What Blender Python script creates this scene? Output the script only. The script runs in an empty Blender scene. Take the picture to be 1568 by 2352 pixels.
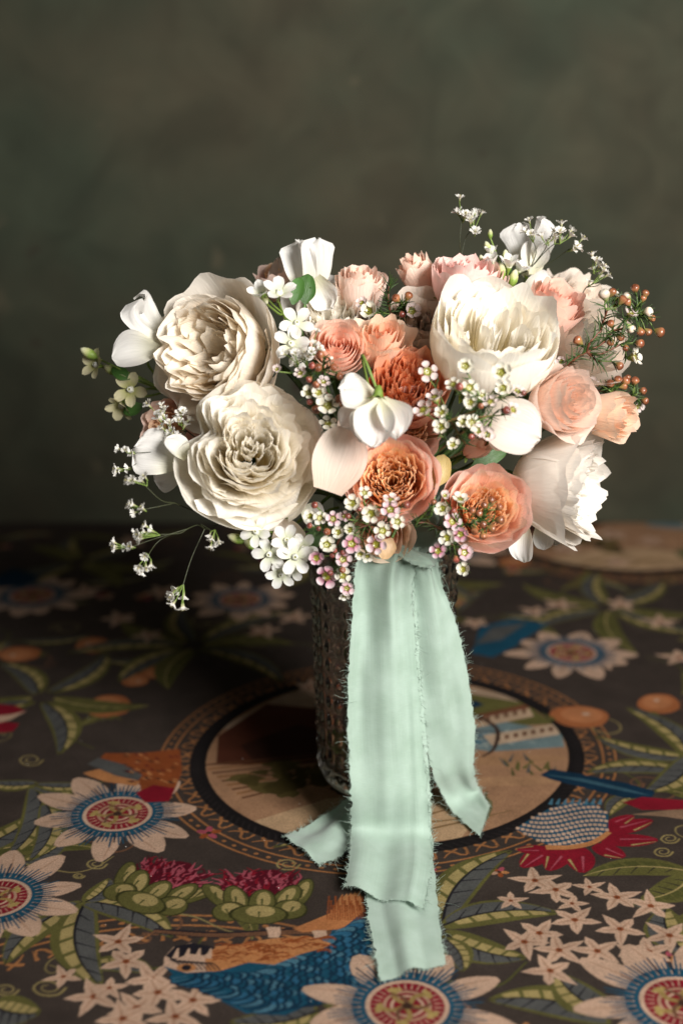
import bpy, math, random
import numpy as np
from mathutils import Matrix, Vector, noise

# ---------------------------------------------------------------- camera, light, exposure
SC = bpy.context.scene
COL = SC.collection
PITCH = math.radians(17.4)
CAMP = Vector((-0.0305, -0.963, 0.510))
FPX = 3267.0                      # focal length in units of a 1568 x 2352 frame
cam_data = bpy.data.cameras.new('camera')
cam = bpy.data.objects.new('camera', cam_data)
COL.objects.link(cam)
cam.location = CAMP
cam.rotation_euler = (math.radians(90) - PITCH, 0, 0)
cam_data.sensor_fit = 'VERTICAL'
cam_data.sensor_height = 36.0
cam_data.sensor_width = 24.0
cam_data.lens = FPX / 2352 * 36.0
cam_data.clip_start = 0.01
cam_data.clip_end = 50
cam_data.dof.use_dof = True
cam_data.dof.focus_distance = 0.935
cam_data.dof.aperture_fstop = 3.2
SC.camera = cam

world = bpy.data.worlds.new('World')
SC.world = world
world.use_nodes = True
wb = world.node_tree.nodes['Background']
wb.inputs[0].default_value = (1.0, 0.94, 0.87, 1)
wb.inputs[1].default_value = 0.08

def area_light(name, loc, target, sx, sy, power, color, spread=180):
    d = bpy.data.lights.new(name, 'AREA')
    d.shape = 'RECTANGLE'; d.size = sx; d.size_y = sy
    d.energy = power; d.color = color; d.spread = math.radians(spread)
    o = bpy.data.objects.new(name, d)
    COL.objects.link(o)
    o.location = loc
    o.rotation_euler = (Vector(target) - Vector(loc)).to_track_quat('-Z', 'Y').to_euler()
    return o
area_light('window_light', (0.86, -1.36, 0.98), (0.0, -0.05, 0.22), 0.62, 0.80, 84.0, (1.0, 0.965, 0.92))

SC.view_settings.view_transform = 'Standard'
SC.view_settings.look = 'None'
SC.view_settings.exposure = 0.0
SC.view_settings.gamma = 1.0
SC.view_settings.use_curve_mapping = False
SC.render.engine = 'CYCLES'
SC.cycles.use_denoising = True
SC.cycles.max_bounces = 16
SC.cycles.diffuse_bounces = 9
SC.cycles.transmission_bounces = 8
SC.cycles.transparent_max_bounces = 8
SC.cycles.caustics_reflective = False
SC.cycles.caustics_refractive = True
SC.cycles.sample_clamp_indirect = 3.0

# ---------------------------------------------------------------- measuring helpers
FWD = Vector((0, math.cos(PITCH), -math.sin(PITCH)))
UPV = Vector((0, math.sin(PITCH), math.cos(PITCH)))
RGT = Vector((1, 0, 0))
TOW = -FWD
def ray(px, py):
    return FWD * FPX + RGT * (px - 784) - UPV * (py - 1176)
def at(px, py, Y):
    d = ray(px, py); t = (Y - CAMP.y) / d.y
    return CAMP + d * t
def on_table(px, py, z=0.0):
    d = ray(px, py); t = (z - CAMP.z) / d.z
    return CAMP + d * t
def mpp(Y):                       # metres per frame unit around depth Y
    return (Y - CAMP.y) / FPX * 1.02
def camvec(a, b, c):              # right, up, toward the camera
    return (RGT * a + UPV * b + TOW * c).normalized()
def axis_matrix(pos, axis, roll=0.0):
    q = Vector(axis).to_track_quat('Z', 'Y')
    return Matrix.Translation(pos) @ q.to_matrix().to_4x4() @ Matrix.Rotation(roll, 4, 'Z')
def petal_matrix(pos, ang, tilt=0.0, yaw=0.0):
    """local Z along the petal (ang: degrees clockwise from up in the picture), local -Y to the viewer"""
    a, t, y = math.radians(ang), math.radians(tilt), math.radians(yaw)
    z = (UPV * math.cos(a) + RGT * math.sin(a)) * math.cos(t) + TOW * math.sin(t)
    yv = FWD - z * FWD.dot(z); yv.normalize()
    x = yv.cross(z)
    m = Matrix((x, yv, z)).transposed().to_4x4()
    return Matrix.Translation(pos) @ m @ Matrix.Rotation(y, 4, 'Z')

def srgb(r, g, b):
    def f(c):
        c /= 255.0
        return c / 12.92 if c <= 0.04045 else ((c + 0.055) / 1.055) ** 2.4
    return np.array((f(r), f(g), f(b)))

# ---------------------------------------------------------------- materials
def new_mat(name):
    m = bpy.data.materials.new(name); m.use_nodes = True
    nt = m.node_tree; nt.nodes.clear()
    out = nt.nodes.new('ShaderNodeOutputMaterial')
    return m, nt, out
def nd(nt, typ, **kw):
    n = nt.nodes.new(typ)
    for k, v in kw.items(): setattr(n, k, v)
    return n
def link(nt, a, b): nt.links.new(a, b)

def soft_mat(name, transl, rough, spec, vein, bump, dist=0.0006, rnd=0.06, sheen=0.0, sss=0.0, mott=0.10):
    """vertex-pigment material with veins along UV; part of the light passes through"""
    m, nt, out = new_mat(name)
    at_ = nd(nt, 'ShaderNodeAttribute', attribute_name='Col')
    uv = nd(nt, 'ShaderNodeUVMap')
    mp = nd(nt, 'ShaderNodeMapping'); mp.inputs['Scale'].default_value = vein
    nz = nd(nt, 'ShaderNodeTexNoise'); nz.inputs['Scale'].default_value = 1.0; nz.inputs['Detail'].default_value = 3
    link(nt, uv.outputs[0], mp.inputs[0]); link(nt, mp.outputs[0], nz.inputs['Vector'])
    oi = nd(nt, 'ShaderNodeObjectInfo')
    mr = nd(nt, 'ShaderNodeMapRange'); mr.inputs[3].default_value = 1 - mott; mr.inputs[4].default_value = 1 + mott * 0.5
    link(nt, nz.outputs[0], mr.inputs[0])
    mr2 = nd(nt, 'ShaderNodeMapRange'); mr2.inputs[3].default_value = 1 - rnd; mr2.inputs[4].default_value = 1 + rnd * 0.5
    link(nt, oi.outputs['Random'], mr2.inputs[0])
    mul = nd(nt, 'ShaderNodeMath', operation='MULTIPLY')
    link(nt, mr.outputs[0], mul.inputs[0]); link(nt, mr2.outputs[0], mul.inputs[1])
    vm = nd(nt, 'ShaderNodeVectorMath', operation='SCALE')
    link(nt, at_.outputs['Color'], vm.inputs[0]); link(nt, mul.outputs[0], vm.inputs['Scale'])
    bp = nd(nt, 'ShaderNodeBump'); bp.inputs['Strength'].default_value = bump; bp.inputs['Distance'].default_value = dist
    link(nt, nz.outputs[0], bp.inputs['Height'])
    pr = nd(nt, 'ShaderNodeBsdfPrincipled')
    link(nt, vm.outputs[0], pr.inputs['Base Color'])
    pr.inputs['Roughness'].default_value = rough
    pr.inputs['Specular IOR Level'].default_value = spec
    pr.inputs['Sheen Weight'].default_value = sheen
    link(nt, bp.outputs[0], pr.inputs['Normal'])
    if sss > 0:
        pr.inputs['Subsurface Weight'].default_value = sss
        pr.inputs['Subsurface Radius'].default_value = (0.004, 0.003, 0.002)
        pr.inputs['Subsurface Scale'].default_value = 1.0
    if transl > 0:
        tr = nd(nt, 'ShaderNodeBsdfTranslucent')
        link(nt, vm.outputs[0], tr.inputs[0]); link(nt, bp.outputs[0], tr.inputs['Normal'])
        mx = nd(nt, 'ShaderNodeMixShader'); mx.inputs[0].default_value = transl
        link(nt, pr.outputs[0], mx.inputs[1]); link(nt, tr.outputs[0], mx.inputs[2])
        link(nt, mx.outputs[0], out.inputs[0])
    else:
        link(nt, pr.outputs[0], out.inputs[0])
    return m
M_PETAL = soft_mat('rose_petal', 0.46, 0.55, 0.2, (22, 2.5, 1), 0.6, dist=0.0009, sheen=0.1, mott=0.10)
M_THIN = soft_mat('thin_petal', 0.46, 0.5, 0.22, (22, 2.0, 1), 0.4, dist=0.0010, sheen=0.1, mott=0.14)
M_LEAF = soft_mat('leaf', 0.25, 0.4, 0.45, (30, 6, 1), 0.5, rnd=0.2, mott=0.3)
M_STEM = soft_mat('stem', 0.0, 0.5, 0.4, (6, 30, 1), 0.4, rnd=0.2, mott=0.3)
M_BUD = soft_mat('glossy_bud', 0.0, 0.28, 0.6, (8, 8, 1), 0.3, rnd=0.25, mott=0.25)

def cloth_print_mat():
    m, nt, out = new_mat('printed_cotton')
    a = nd(nt, 'ShaderNodeAttribute', attribute_name='Col')
    g = nd(nt, 'ShaderNodeNewGeometry')
    n1 = nd(nt, 'ShaderNodeTexNoise'); n1.inputs['Scale'].default_value = 900; n1.inputs['Detail'].default_value = 2
    n2 = nd(nt, 'ShaderNodeTexNoise'); n2.inputs['Scale'].default_value = 45; n2.inputs['Detail'].default_value = 5
    link(nt, g.outputs['Position'], n1.inputs['Vector']); link(nt, g.outputs['Position'], n2.inputs['Vector'])
    r1 = nd(nt, 'ShaderNodeMapRange'); r1.inputs[1].default_value = 0.25; r1.inputs[2].default_value = 0.75
    r1.inputs[3].default_value = 0.72; r1.inputs[4].default_value = 1.22
    r2 = nd(nt, 'ShaderNodeMapRange'); r2.inputs[1].default_value = 0.3; r2.inputs[2].default_value = 0.7
    r2.inputs[3].default_value = 0.82; r2.inputs[4].default_value = 1.12
    link(nt, n1.outputs[0], r1.inputs[0]); link(nt, n2.outputs[0], r2.inputs[0])
    mu = nd(nt, 'ShaderNodeMath', operation='MULTIPLY'); link(nt, r1.outputs[0], mu.inputs[0]); link(nt, r2.outputs[0], mu.inputs[1])
    vm = nd(nt, 'ShaderNodeVectorMath', operation='SCALE'); link(nt, a.outputs['Color'], vm.inputs[0]); link(nt, mu.outputs[0], vm.inputs['Scale'])
    # the odd fleck of pale lint
    vo = nd(nt, 'ShaderNodeTexVoronoi'); vo.inputs['Scale'].default_value = 85; link(nt, g.outputs['Position'], vo.inputs['Vector'])
    lt = nd(nt, 'ShaderNodeMath', operation='LESS_THAN'); lt.inputs[1].default_value = 0.035; link(nt, vo.outputs['Distance'], lt.inputs[0])
    gt = nd(nt, 'ShaderNodeMath', operation='GREATER_THAN'); gt.inputs[1].default_value = 0.72
    sp = nd(nt, 'ShaderNodeSeparateColor'); link(nt, vo.outputs['Color'], sp.inputs[0]); link(nt, sp.outputs[0], gt.inputs[0])
    fl = nd(nt, 'ShaderNodeMath', operation='MULTIPLY'); link(nt, lt.outputs[0], fl.inputs[0]); link(nt, gt.outputs[0], fl.inputs[1])
    mx = nd(nt, 'ShaderNodeMix', data_type='RGBA'); link(nt, fl.outputs[0], mx.inputs['Factor'])
    link(nt, vm.outputs[0], mx.inputs[6]); mx.inputs[7].default_value = (0.55, 0.52, 0.48, 1)
    wx = nd(nt, 'ShaderNodeTexWave', bands_direction='X'); wx.inputs['Scale'].default_value = 420
    wy = nd(nt, 'ShaderNodeTexWave', bands_direction='Y'); wy.inputs['Scale'].default_value = 420
    link(nt, g.outputs['Position'], wx.inputs['Vector']); link(nt, g.outputs['Position'], wy.inputs['Vector'])
    ad = nd(nt, 'ShaderNodeMath', operation='ADD'); link(nt, wx.outputs[1], ad.inputs[0]); link(nt, wy.outputs[1], ad.inputs[1])
    ad2 = nd(nt, 'ShaderNodeMath', operation='MULTIPLY_ADD'); link(nt, n1.outputs[0], ad2.inputs[0]); ad2.inputs[1].default_value = 2.0; link(nt, ad.outputs[0], ad2.inputs[2])
    bp = nd(nt, 'ShaderNodeBump'); bp.inputs['Strength'].default_value = 0.5; bp.inputs['Distance'].default_value = 0.0004
    link(nt, ad2.outputs[0], bp.inputs['Height'])
    pr = nd(nt, 'ShaderNodeBsdfPrincipled'); link(nt, mx.outputs[2], pr.inputs['Base Color'])
    pr.inputs['Roughness'].default_value = 0.85; pr.inputs['Specular IOR Level'].default_value = 0.06
    link(nt, bp.outputs[0], pr.inputs['Normal']); link(nt, pr.outputs[0], out.inputs[0])
    return m
M_PRINT = cloth_print_mat()

def wall_mat():
    m, nt, out = new_mat('mottled_plaster')
    g = nd(nt, 'ShaderNodeNewGeometry')
    n1 = nd(nt, 'ShaderNodeTexNoise'); n1.inputs['Scale'].default_value = 4.5; n1.inputs['Detail'].default_value = 6; n1.inputs['Roughness'].default_value = 0.55
    n2 = nd(nt, 'ShaderNodeTexNoise'); n2.inputs['Scale'].default_value = 11; n2.inputs['Detail'].default_value = 4; n2.inputs['Distortion'].default_value = 1.2
    n3 = nd(nt, 'ShaderNodeTexNoise'); n3.inputs['Scale'].default_value = 19; n3.inputs['Detail'].default_value = 2
    for n in (n1, n2, n3): link(nt, g.outputs['Position'], n.inputs['Vector'])
    c1 = nd(nt, 'ShaderNodeValToRGB'); c1.color_ramp.elements[0].position = 0.36; c1.color_ramp.elements[1].position = 0.66
    c1.color_ramp.elements[0].color = (*srgb(52, 57, 45), 1); c1.color_ramp.elements[1].color = (*srgb(63, 60, 47), 1)
    link(nt, n1.outputs[0], c1.inputs[0])
    r2 = nd(nt, 'ShaderNodeMapRange'); r2.inputs[1].default_value = 0.3; r2.inputs[2].default_value = 0.75; r2.inputs[3].default_value = 0.78; r2.inputs[4].default_value = 1.2
    link(nt, n2.outputs[0], r2.inputs[0])
    vm = nd(nt, 'ShaderNodeVectorMath', operation='SCALE'); link(nt, c1.outputs[0], vm.inputs[0]); link(nt, r2.outputs[0], vm.inputs['Scale'])
    # chips where dark undercoat and pale plaster show
    r3 = nd(nt, 'ShaderNodeMapRange'); r3.inputs[1].default_value = 0.69; r3.inputs[2].default_value = 0.78; link(nt, n3.outputs[0], r3.inputs[0])
    mx = nd(nt, 'ShaderNodeMix', data_type='RGBA'); link(nt, r3.outputs[0], mx.inputs['Factor']); link(nt, vm.outputs[0], mx.inputs[6]); mx.inputs[7].default_value = (*srgb(76, 71, 56), 1)
    r4 = nd(nt, 'ShaderNodeMapRange'); r4.inputs[1].default_value = 0.30; r4.inputs[2].default_value = 0.22; link(nt, n3.outputs[0], r4.inputs[0])
    mx2 = nd(nt, 'ShaderNodeMix', data_type='RGBA'); link(nt, r4.outputs[0], mx2.inputs['Factor']); link(nt, mx.outputs[2], mx2.inputs[6]); mx2.inputs[7].default_value = (*srgb(44, 34, 28), 1)
    pr = nd(nt, 'ShaderNodeBsdfPrincipled'); link(nt, mx2.outputs[2], pr.inputs['Base Color']); pr.inputs['Roughness'].default_value = 0.85
    pr.inputs['Specular IOR Level'].default_value = 0.2
    bp = nd(nt, 'ShaderNodeBump'); bp.inputs['Strength'].default_value = 0.3; bp.inputs['Distance'].default_value = 0.004; link(nt, n2.outputs[0], bp.inputs['Height'])
    link(nt, bp.outputs[0], pr.inputs['Normal']); link(nt, pr.outputs[0], out.inputs[0])
    return m
M_WALL = wall_mat()

def glass_mat():
    m, nt, out = new_mat('smoked_glass')
    pr = nd(nt, 'ShaderNodeBsdfPrincipled')
    pr.inputs['Base Color'].default_value = (0.93, 0.93, 0.92, 1)
    pr.inputs['Roughness'].default_value = 0.06
    pr.inputs['IOR'].default_value = 1.46
    pr.inputs['Transmission Weight'].default_value = 1.0
    link(nt, pr.outputs[0], out.inputs[0])
    return m
M_GLASS = glass_mat()

def ribbon_mat():
    m, nt, out = new_mat('mint_silk')
    uv = nd(nt, 'ShaderNodeUVMap')
    mp = nd(nt, 'ShaderNodeMapping'); mp.inputs['Scale'].default_value = (260, 5, 1)
    mp2 = nd(nt, 'ShaderNodeMapping'); mp2.inputs['Scale'].default_value = (9, 1400, 1)
    na = nd(nt, 'ShaderNodeTexNoise'); nb = nd(nt, 'ShaderNodeTexNoise'); nc = nd(nt, 'ShaderNodeTexNoise')
    na.inputs['Scale'].default_value = 1; nb.inputs['Scale'].default_value = 1; nc.inputs['Scale'].default_value = 60
    g = nd(nt, 'ShaderNodeNewGeometry')
    link(nt, uv.outputs[0], mp.inputs[0]); link(nt, uv.outputs[0], mp2.inputs[0])
    link(nt, mp.outputs[0], na.inputs['Vector']); link(nt, mp2.outputs[0], nb.inputs['Vector']); link(nt, g.outputs['Position'], nc.inputs['Vector'])
    ad = nd(nt, 'ShaderNodeMath', operation='ADD'); link(nt, na.outputs[0], ad.inputs[0]); link(nt, nb.outputs[0], ad.inputs[1])
    r = nd(nt, 'ShaderNodeMapRange'); r.inputs[1].default_value = 0.7; r.inputs[2].default_value = 1.3; r.inputs[3].default_value = 0.90; r.inputs[4].default_value = 1.06
    link(nt, ad.outputs[0], r.inputs[0])
    cr = nd(nt, 'ShaderNodeValToRGB'); cr.color_ramp.elements[0].position = 0.3; cr.color_ramp.elements[1].position = 0.7
    cr.color_ramp.elements[0].color = (*srgb(154, 176, 161), 1); cr.color_ramp.elements[1].color = (*srgb(168, 189, 176), 1)
    link(nt, nc.outputs[0], cr.inputs[0])
    vm = nd(nt, 'ShaderNodeVectorMath', operation='SCALE'); link(nt, cr.outputs[0], vm.inputs[0]); link(nt, r.outputs[0], vm.inputs['Scale'])
    bp = nd(nt, 'ShaderNodeBump'); bp.inputs['Strength'].default_value = 0.35; bp.inputs['Distance'].default_value = 0.0003; link(nt, ad.outputs[0], bp.inputs['Height'])
    pr = nd(nt, 'ShaderNodeBsdfPrincipled'); link(nt, vm.outputs[0], pr.inputs['Base Color']); pr.inputs['Roughness'].default_value = 0.6
    pr.inputs['Sheen Weight'].default_value = 0.3; pr.inputs['Specular IOR Level'].default_value = 0.25
    link(nt, bp.outputs[0], pr.inputs['Normal'])
    tr = nd(nt, 'ShaderNodeBsdfTranslucent'); link(nt, vm.outputs[0], tr.inputs[0])
    mx = nd(nt, 'ShaderNodeMixShader'); mx.inputs[0].default_value = 0.30
    link(nt, pr.outputs[0], mx.inputs[1]); link(nt, tr.outputs[0], mx.inputs[2])
    link(nt, mx.outputs[0], out.inputs[0])
    return m
M_RIBBON = ribbon_mat()

# ---------------------------------------------------------------- object helpers
def thing(name, label, cat, matrix=None, group=None):
    o = bpy.data.objects.new(name, None); COL.objects.link(o)
    o.empty_display_size = 0.01
    if matrix is not None: o.matrix_world = matrix
    o['label'] = label; o['category'] = cat
    if group: o['group'] = group
    return o
def obj(name, me, mat, parent=None, matrix=None):
    o = bpy.data.objects.new(name, me); COL.objects.link(o)
    if mat is not None and not me.materials: me.materials.append(mat)
    if parent is not None: o.parent = parent
    if matrix is not None: o.matrix_basis = matrix
    return o

_quads = {}
def grid_faces(nu, nv):
    k = (nu, nv)
    if k not in _quads:
        i, j = np.meshgrid(np.arange(nu), np.arange(nv))
        a = (j * (nu + 1) + i).ravel()
        _quads[k] = np.stack([a, a + 1, a + nu + 2, a + nu + 1], 1)
    return _quads[k]
def raw_mesh(name, verts, loops, starts, cols, uvs=None, smooth=True):
    """verts (n,3), loops flat vertex indices, starts polygon loop starts, cols (n,3) linear"""
    me = bpy.data.meshes.new(name)
    verts = np.asarray(verts, np.float32); n = len(verts)
    loops = np.asarray(loops, np.int32); starts = np.asarray(starts, np.int32)
    me.vertices.add(n); me.vertices.foreach_set('co', verts.ravel())
    me.loops.add(len(loops)); me.loops.foreach_set('vertex_index', loops)
    me.polygons.add(len(starts)); me.polygons.foreach_set('loop_start', starts)
    if smooth: me.polygons.foreach_set('use_smooth', np.ones(len(starts), bool))
    me.update(calc_edges=True)
    c = np.ones((n, 4), np.float32); c[:, :3] = cols
    at_ = me.attributes.new('Col', 'FLOAT_COLOR', 'POINT'); at_.data.foreach_set('color', c.ravel())
    if uvs is not None:
        ul = me.uv_layers.new(name='UVMap')
        ul.data.foreach_set('uv', np.asarray(uvs, np.float32)[loops].ravel())
    return me
def grid_mesh(name, P, C, smooth=True):
    nv, nu = P.shape[0] - 1, P.shape[1] - 1
    q = grid_faces(nu, nv)
    u, v = np.meshgrid(np.linspace(0, 1, nu + 1), np.linspace(0, 1, nv + 1))
    uv = np.stack([u.ravel(), v.ravel()], 1)
    return raw_mesh(name, P.reshape(-1, 3), q.ravel(), np.arange(len(q)) * 4, C.reshape(-1, 3), uv, smooth)
class Bag:
    """several pieces of one part gathered into one mesh"""
    def __init__(s): s.v = []; s.l = []; s.s = []; s.c = []; s.uv = []; s.n = 0; s.nl = 0
    def add(s, V, faces, C, UV=None):
        V = np.asarray(V, float); C = np.broadcast_to(np.asarray(C, float), V.shape)
        s.v.append(V); s.c.append(C)
        s.uv.append(np.zeros((len(V), 2)) if UV is None else UV)
        for f in faces:
            s.s.append(s.nl); s.l.extend(int(i) + s.n for i in f); s.nl += len(f)
        s.n += len(V)
    def grid(s, P, C):
        nv, nu = P.shape[0] - 1, P.shape[1] - 1
        u, v = np.meshgrid(np.linspace(0, 1, nu + 1), np.linspace(0, 1, nv + 1))
        s.add(P.reshape(-1, 3), grid_faces(nu, nv), np.broadcast_to(C, P.shape).reshape(-1, 3), np.stack([u.ravel(), v.ravel()], 1))
    def mesh(s, name, smooth=True):
        return raw_mesh(name, np.concatenate(s.v), s.l, s.s, np.concatenate(s.c), np.concatenate(s.uv), smooth)
def curve_pts(ctrl, n):
    """Catmull-Rom through control points"""
    c = np.asarray([tuple(p) for p in ctrl], float)
    if len(c) == 2: return c[0] + (c[1] - c[0]) * np.linspace(0, 1, n)[:, None]
    e = np.concatenate([[2 * c[0] - c[1]], c, [2 * c[-1] - c[-2]]])
    t = np.linspace(0, len(c) - 1 - 1e-9, n); i = t.astype(int); f = (t - i)[:, None]
    p0, p1, p2, p3 = e[i], e[i + 1], e[i + 2], e[i + 3]
    return 0.5 * (2 * p1 + (p2 - p0) * f + (2 * p0 - 5 * p1 + 4 * p2 - p3) * f ** 2 + (3 * p1 - p0 - 3 * p2 + p3) * f ** 3)
def tube(bag, ctrl, r0, r1, col0, col1=None, n=10, k=6):
    P = curve_pts(ctrl, n); col1 = col0 if col1 is None else col1
    T = np.gradient(P, axis=0); T /= np.linalg.norm(T, axis=1)[:, None] + 1e-12
    ref = np.array((0.31, 0.87, 0.38)); 
    A = np.cross(T, ref); A /= np.linalg.norm(A, axis=1)[:, None] + 1e-9
    B = np.cross(T, A)
    th = np.linspace(0, 2 * math.pi, k + 1)
    R = np.linspace(r0, r1, n)[:, None, None]
    G = P[:, None] + R * (A[:, None] * np.cos(th)[None, :, None] + B[:, None] * np.sin(th)[None, :, None])
    w = np.linspace(0, 1, n)[:, None, None]
    bag.grid(G, np.asarray(col0) * (1 - w) + np.asarray(col1) * w + np.zeros_like(G))
def lathe(bag, prof, cols, k=10, wob=None):
    th = np.linspace(0, 2 * math.pi, k + 1)
    prof = np.asarray(prof, float); cols = np.asarray(cols, float)
    r = prof[:, 0][:, None] * (np.ones((1, k + 1)) if wob is None else (1 + wob(th))[None, :])
    G = np.stack([r * np.cos(th), r * np.sin(th), prof[:, 1][:, None] + np.zeros_like(r)], -1)
    bag.grid(G, cols[:, None] + np.zeros_like(G))
def smooth01(x): x = np.clip(x, 0, 1); return x * x * (3 - 2 * x)
def crumple(P, amp, scale, seed, weight):
    q = P.reshape(-1, 3); w = weight.ravel(); o = Vector((seed * 7.31 % 50, seed * 3.17 % 50, seed * 1.93 % 50))
    for i in range(len(q)):
        if w[i] > 0.02:
            d = noise.noise_vector(Vector(q[i]) * scale + o)
            q[i] += np.array(d) * amp * w[i]
    return q.reshape(P.shape)
# ---------------------------------------------------------------- the setting: wall and table
def box_mesh(name, x0, x1, y0, y1, z0, z1, col, bev=0.0):
    V = [(x, y, z) for z in (z0, z1) for y in (y0, y1) for x in (x0, x1)]
    F = [(0, 2, 3, 1), (4, 5, 7, 6), (0, 1, 5, 4), (2, 6, 7, 3), (0, 4, 6, 2), (1, 3, 7, 5)]
    b = Bag(); b.add(V, F, col); return b.mesh(name, smooth=False)
wall = obj('wall', box_mesh('wall', -2.2, 2.2, 0.74, 0.86, -0.8, 2.2, (0.1, 0.1, 0.08)), M_WALL)
wall['kind'] = 'structure'

GROUND = srgb(72, 62, 56)
CREAM = srgb(214, 178, 152); CREAM2 = srgb(190, 150, 124)
OLIVE = srgb(104, 100, 54); OLIVE2 = srgb(88, 88, 46); YELL = srgb(178, 158, 104)
SLATE = srgb(92, 92, 90); INK = srgb(36, 33, 40)
BLUE = srgb(28, 82, 106); BLUE2 = srgb(78, 122, 142); DBLUE = srgb(20, 52, 74)
RED = srgb(140, 24, 42); PINK = srgb(178, 84, 98); DRED = srgb(92, 18, 34)
ORNG = srgb(198, 134, 84); RUST = srgb(150, 78, 40); BROWN = srgb(120, 84, 62); DBROWN = srgb(70, 48, 38)
TAN = srgb(176, 134, 102); BLACK = srgb(30, 26, 26)
DYE = 0.46              # how deep the dyes are against the swatches above
GROUND = GROUND * 0.95

# the cloth is one fine sheet; its print is pigment stored on the sheet's vertices
def axis_steps(parts):
    out = []
    for a, b, st in parts: out.append(np.arange(a, b, st))
    return np.concatenate(out)
GX = axis_steps([(-1.1, -.46, .008), (-.46, -.30, .0016), (-.30, .30, .00068), (.30, .46, .0016), (.46, 1.1001, .008)])
GY = axis_steps([(-.75, -.36, .008), (-.36, .0, .00085), (.0, .25, .0013), (.25, .6601, .0022)])
def dense(g): m = (g[1:] + g[:-1]) / 2; e = np.empty(len(g) * 2 - 1); e[0::2] = g; e[1::2] = m; return e
RX, RY = dense(GX), dense(GY); IX, IY = np.arange(len(RX)), np.arange(len(RY))
INK_LIST = []            # (base, order, layer, points, colour)
def raster():
    img = np.empty((len(RY), len(RX), 3), np.float32); img[:] = GROUND
    for base, order, lay, X, Y, col in sorted(INK_LIST, key=lambda q: (q[0], q[1], q[2])):
        ix = np.interp(X, RX, IX); iy = np.interp(Y, RY, IY)
        y0 = max(0, int(math.ceil(iy.min()))); y1 = min(len(RY) - 1, int(math.floor(iy.max())))
        jx, jy = np.roll(ix, -1), np.roll(iy, -1)
        for r in range(y0, y1 + 1):
            c = (iy <= r) != (jy <= r)
            if not c.any(): continue
            xs = np.sort(ix[c] + (r - iy[c]) * (jx[c] - ix[c]) / (jy[c] - iy[c]))
            for k in range(0, len(xs) - 1, 2):
                a = max(0, int(math.ceil(xs[k]))); b = int(math.floor(xs[k + 1]))
                if b >= a: img[r, a:b + 1] = col
    img *= DYE
    # soften each ink edge over the neighbouring thread
    k = img.copy(); k[:, 1:-1] = img[:, 1:-1] * .5 + img[:, :-2] * .25 + img[:, 2:] * .25
    q = k.copy(); q[1:-1] = k[1:-1] * .5 + k[:-2] * .25 + k[2:] * .25
    return q[::2, ::2]
_order = [0]
class Print:
    """flat ink shapes of one printed motif, laid in the cloth's plane"""
    def __init__(s, x, y, rot=0.0, sc=1.0, base=1): s.x = x; s.y = y; s.c = math.cos(rot); s.s = math.sin(rot); s.k = sc; s.b = base; _order[0] += 1; s.o = _order[0]; s.skew = 0.0
    def poly(s, pts, col, lay=0):
        p = np.asarray(pts, float) * s.k
        if s.skew: p = p + p[:, ::-1] * s.skew
        INK_LIST.append((s.b, s.o, lay, s.x + p[:, 0] * s.c - p[:, 1] * s.s, s.y + p[:, 0] * s.s + p[:, 1] * s.c, col))
    def blob(s, cx, cy, rx, ry, col, lay=0, n=20, rot=0.0, wob=0.0, seed=0, pw=1.0):
        t = np.linspace(0, 2 * math.pi, n, endpoint=False)
        w = 1 + wob * np.sin(3 * t + seed) + wob * 0.6 * np.sin(5 * t + seed * 2.3)
        a, b = rx * np.cos(t) * w, ry * np.sign(np.sin(t)) * abs(np.sin(t)) ** pw * w
        s.poly(np.stack([cx + a * math.cos(rot) - b * math.sin(rot), cy + a * math.sin(rot) + b * math.cos(rot)], 1), col, lay)
    def line(s, pts, w0, w1, col, lay=0, n=None):
        P = curve_pts([(p[0], p[1], 0) for p in pts], n or max(4, 6 * (len(pts) - 1)))[:, :2]
        T = np.gradient(P, axis=0); T /= np.linalg.norm(T, axis=1)[:, None] + 1e-12
        N = np.stack([-T[:, 1], T[:, 0]], 1); W = np.linspace(w0, w1, len(P))[:, None] / 2
        L, R = P + N * W, P - N * W
        for i in range(len(P) - 1): s.poly([R[i], R[i + 1], L[i + 1], L[i]], col, lay)
    def ring(s, r0, r1, col, lay=0, n=48, a0=0.0, a1=2 * math.pi):
        t = np.linspace(a0, a1, n)
        for i in range(n - 1):
            s.poly([(r0 * math.cos(t[i]), r0 * math.sin(t[i])), (r1 * math.cos(t[i]), r1 * math.sin(t[i])),
                    (r1 * math.cos(t[i + 1]), r1 * math.sin(t[i + 1])), (r0 * math.cos(t[i + 1]), r0 * math.sin(t[i + 1]))], col, lay)
    def done(s, name, label=None): pass
def G(px, py): p = on_table(px, py); return p.x, p.y

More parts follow.
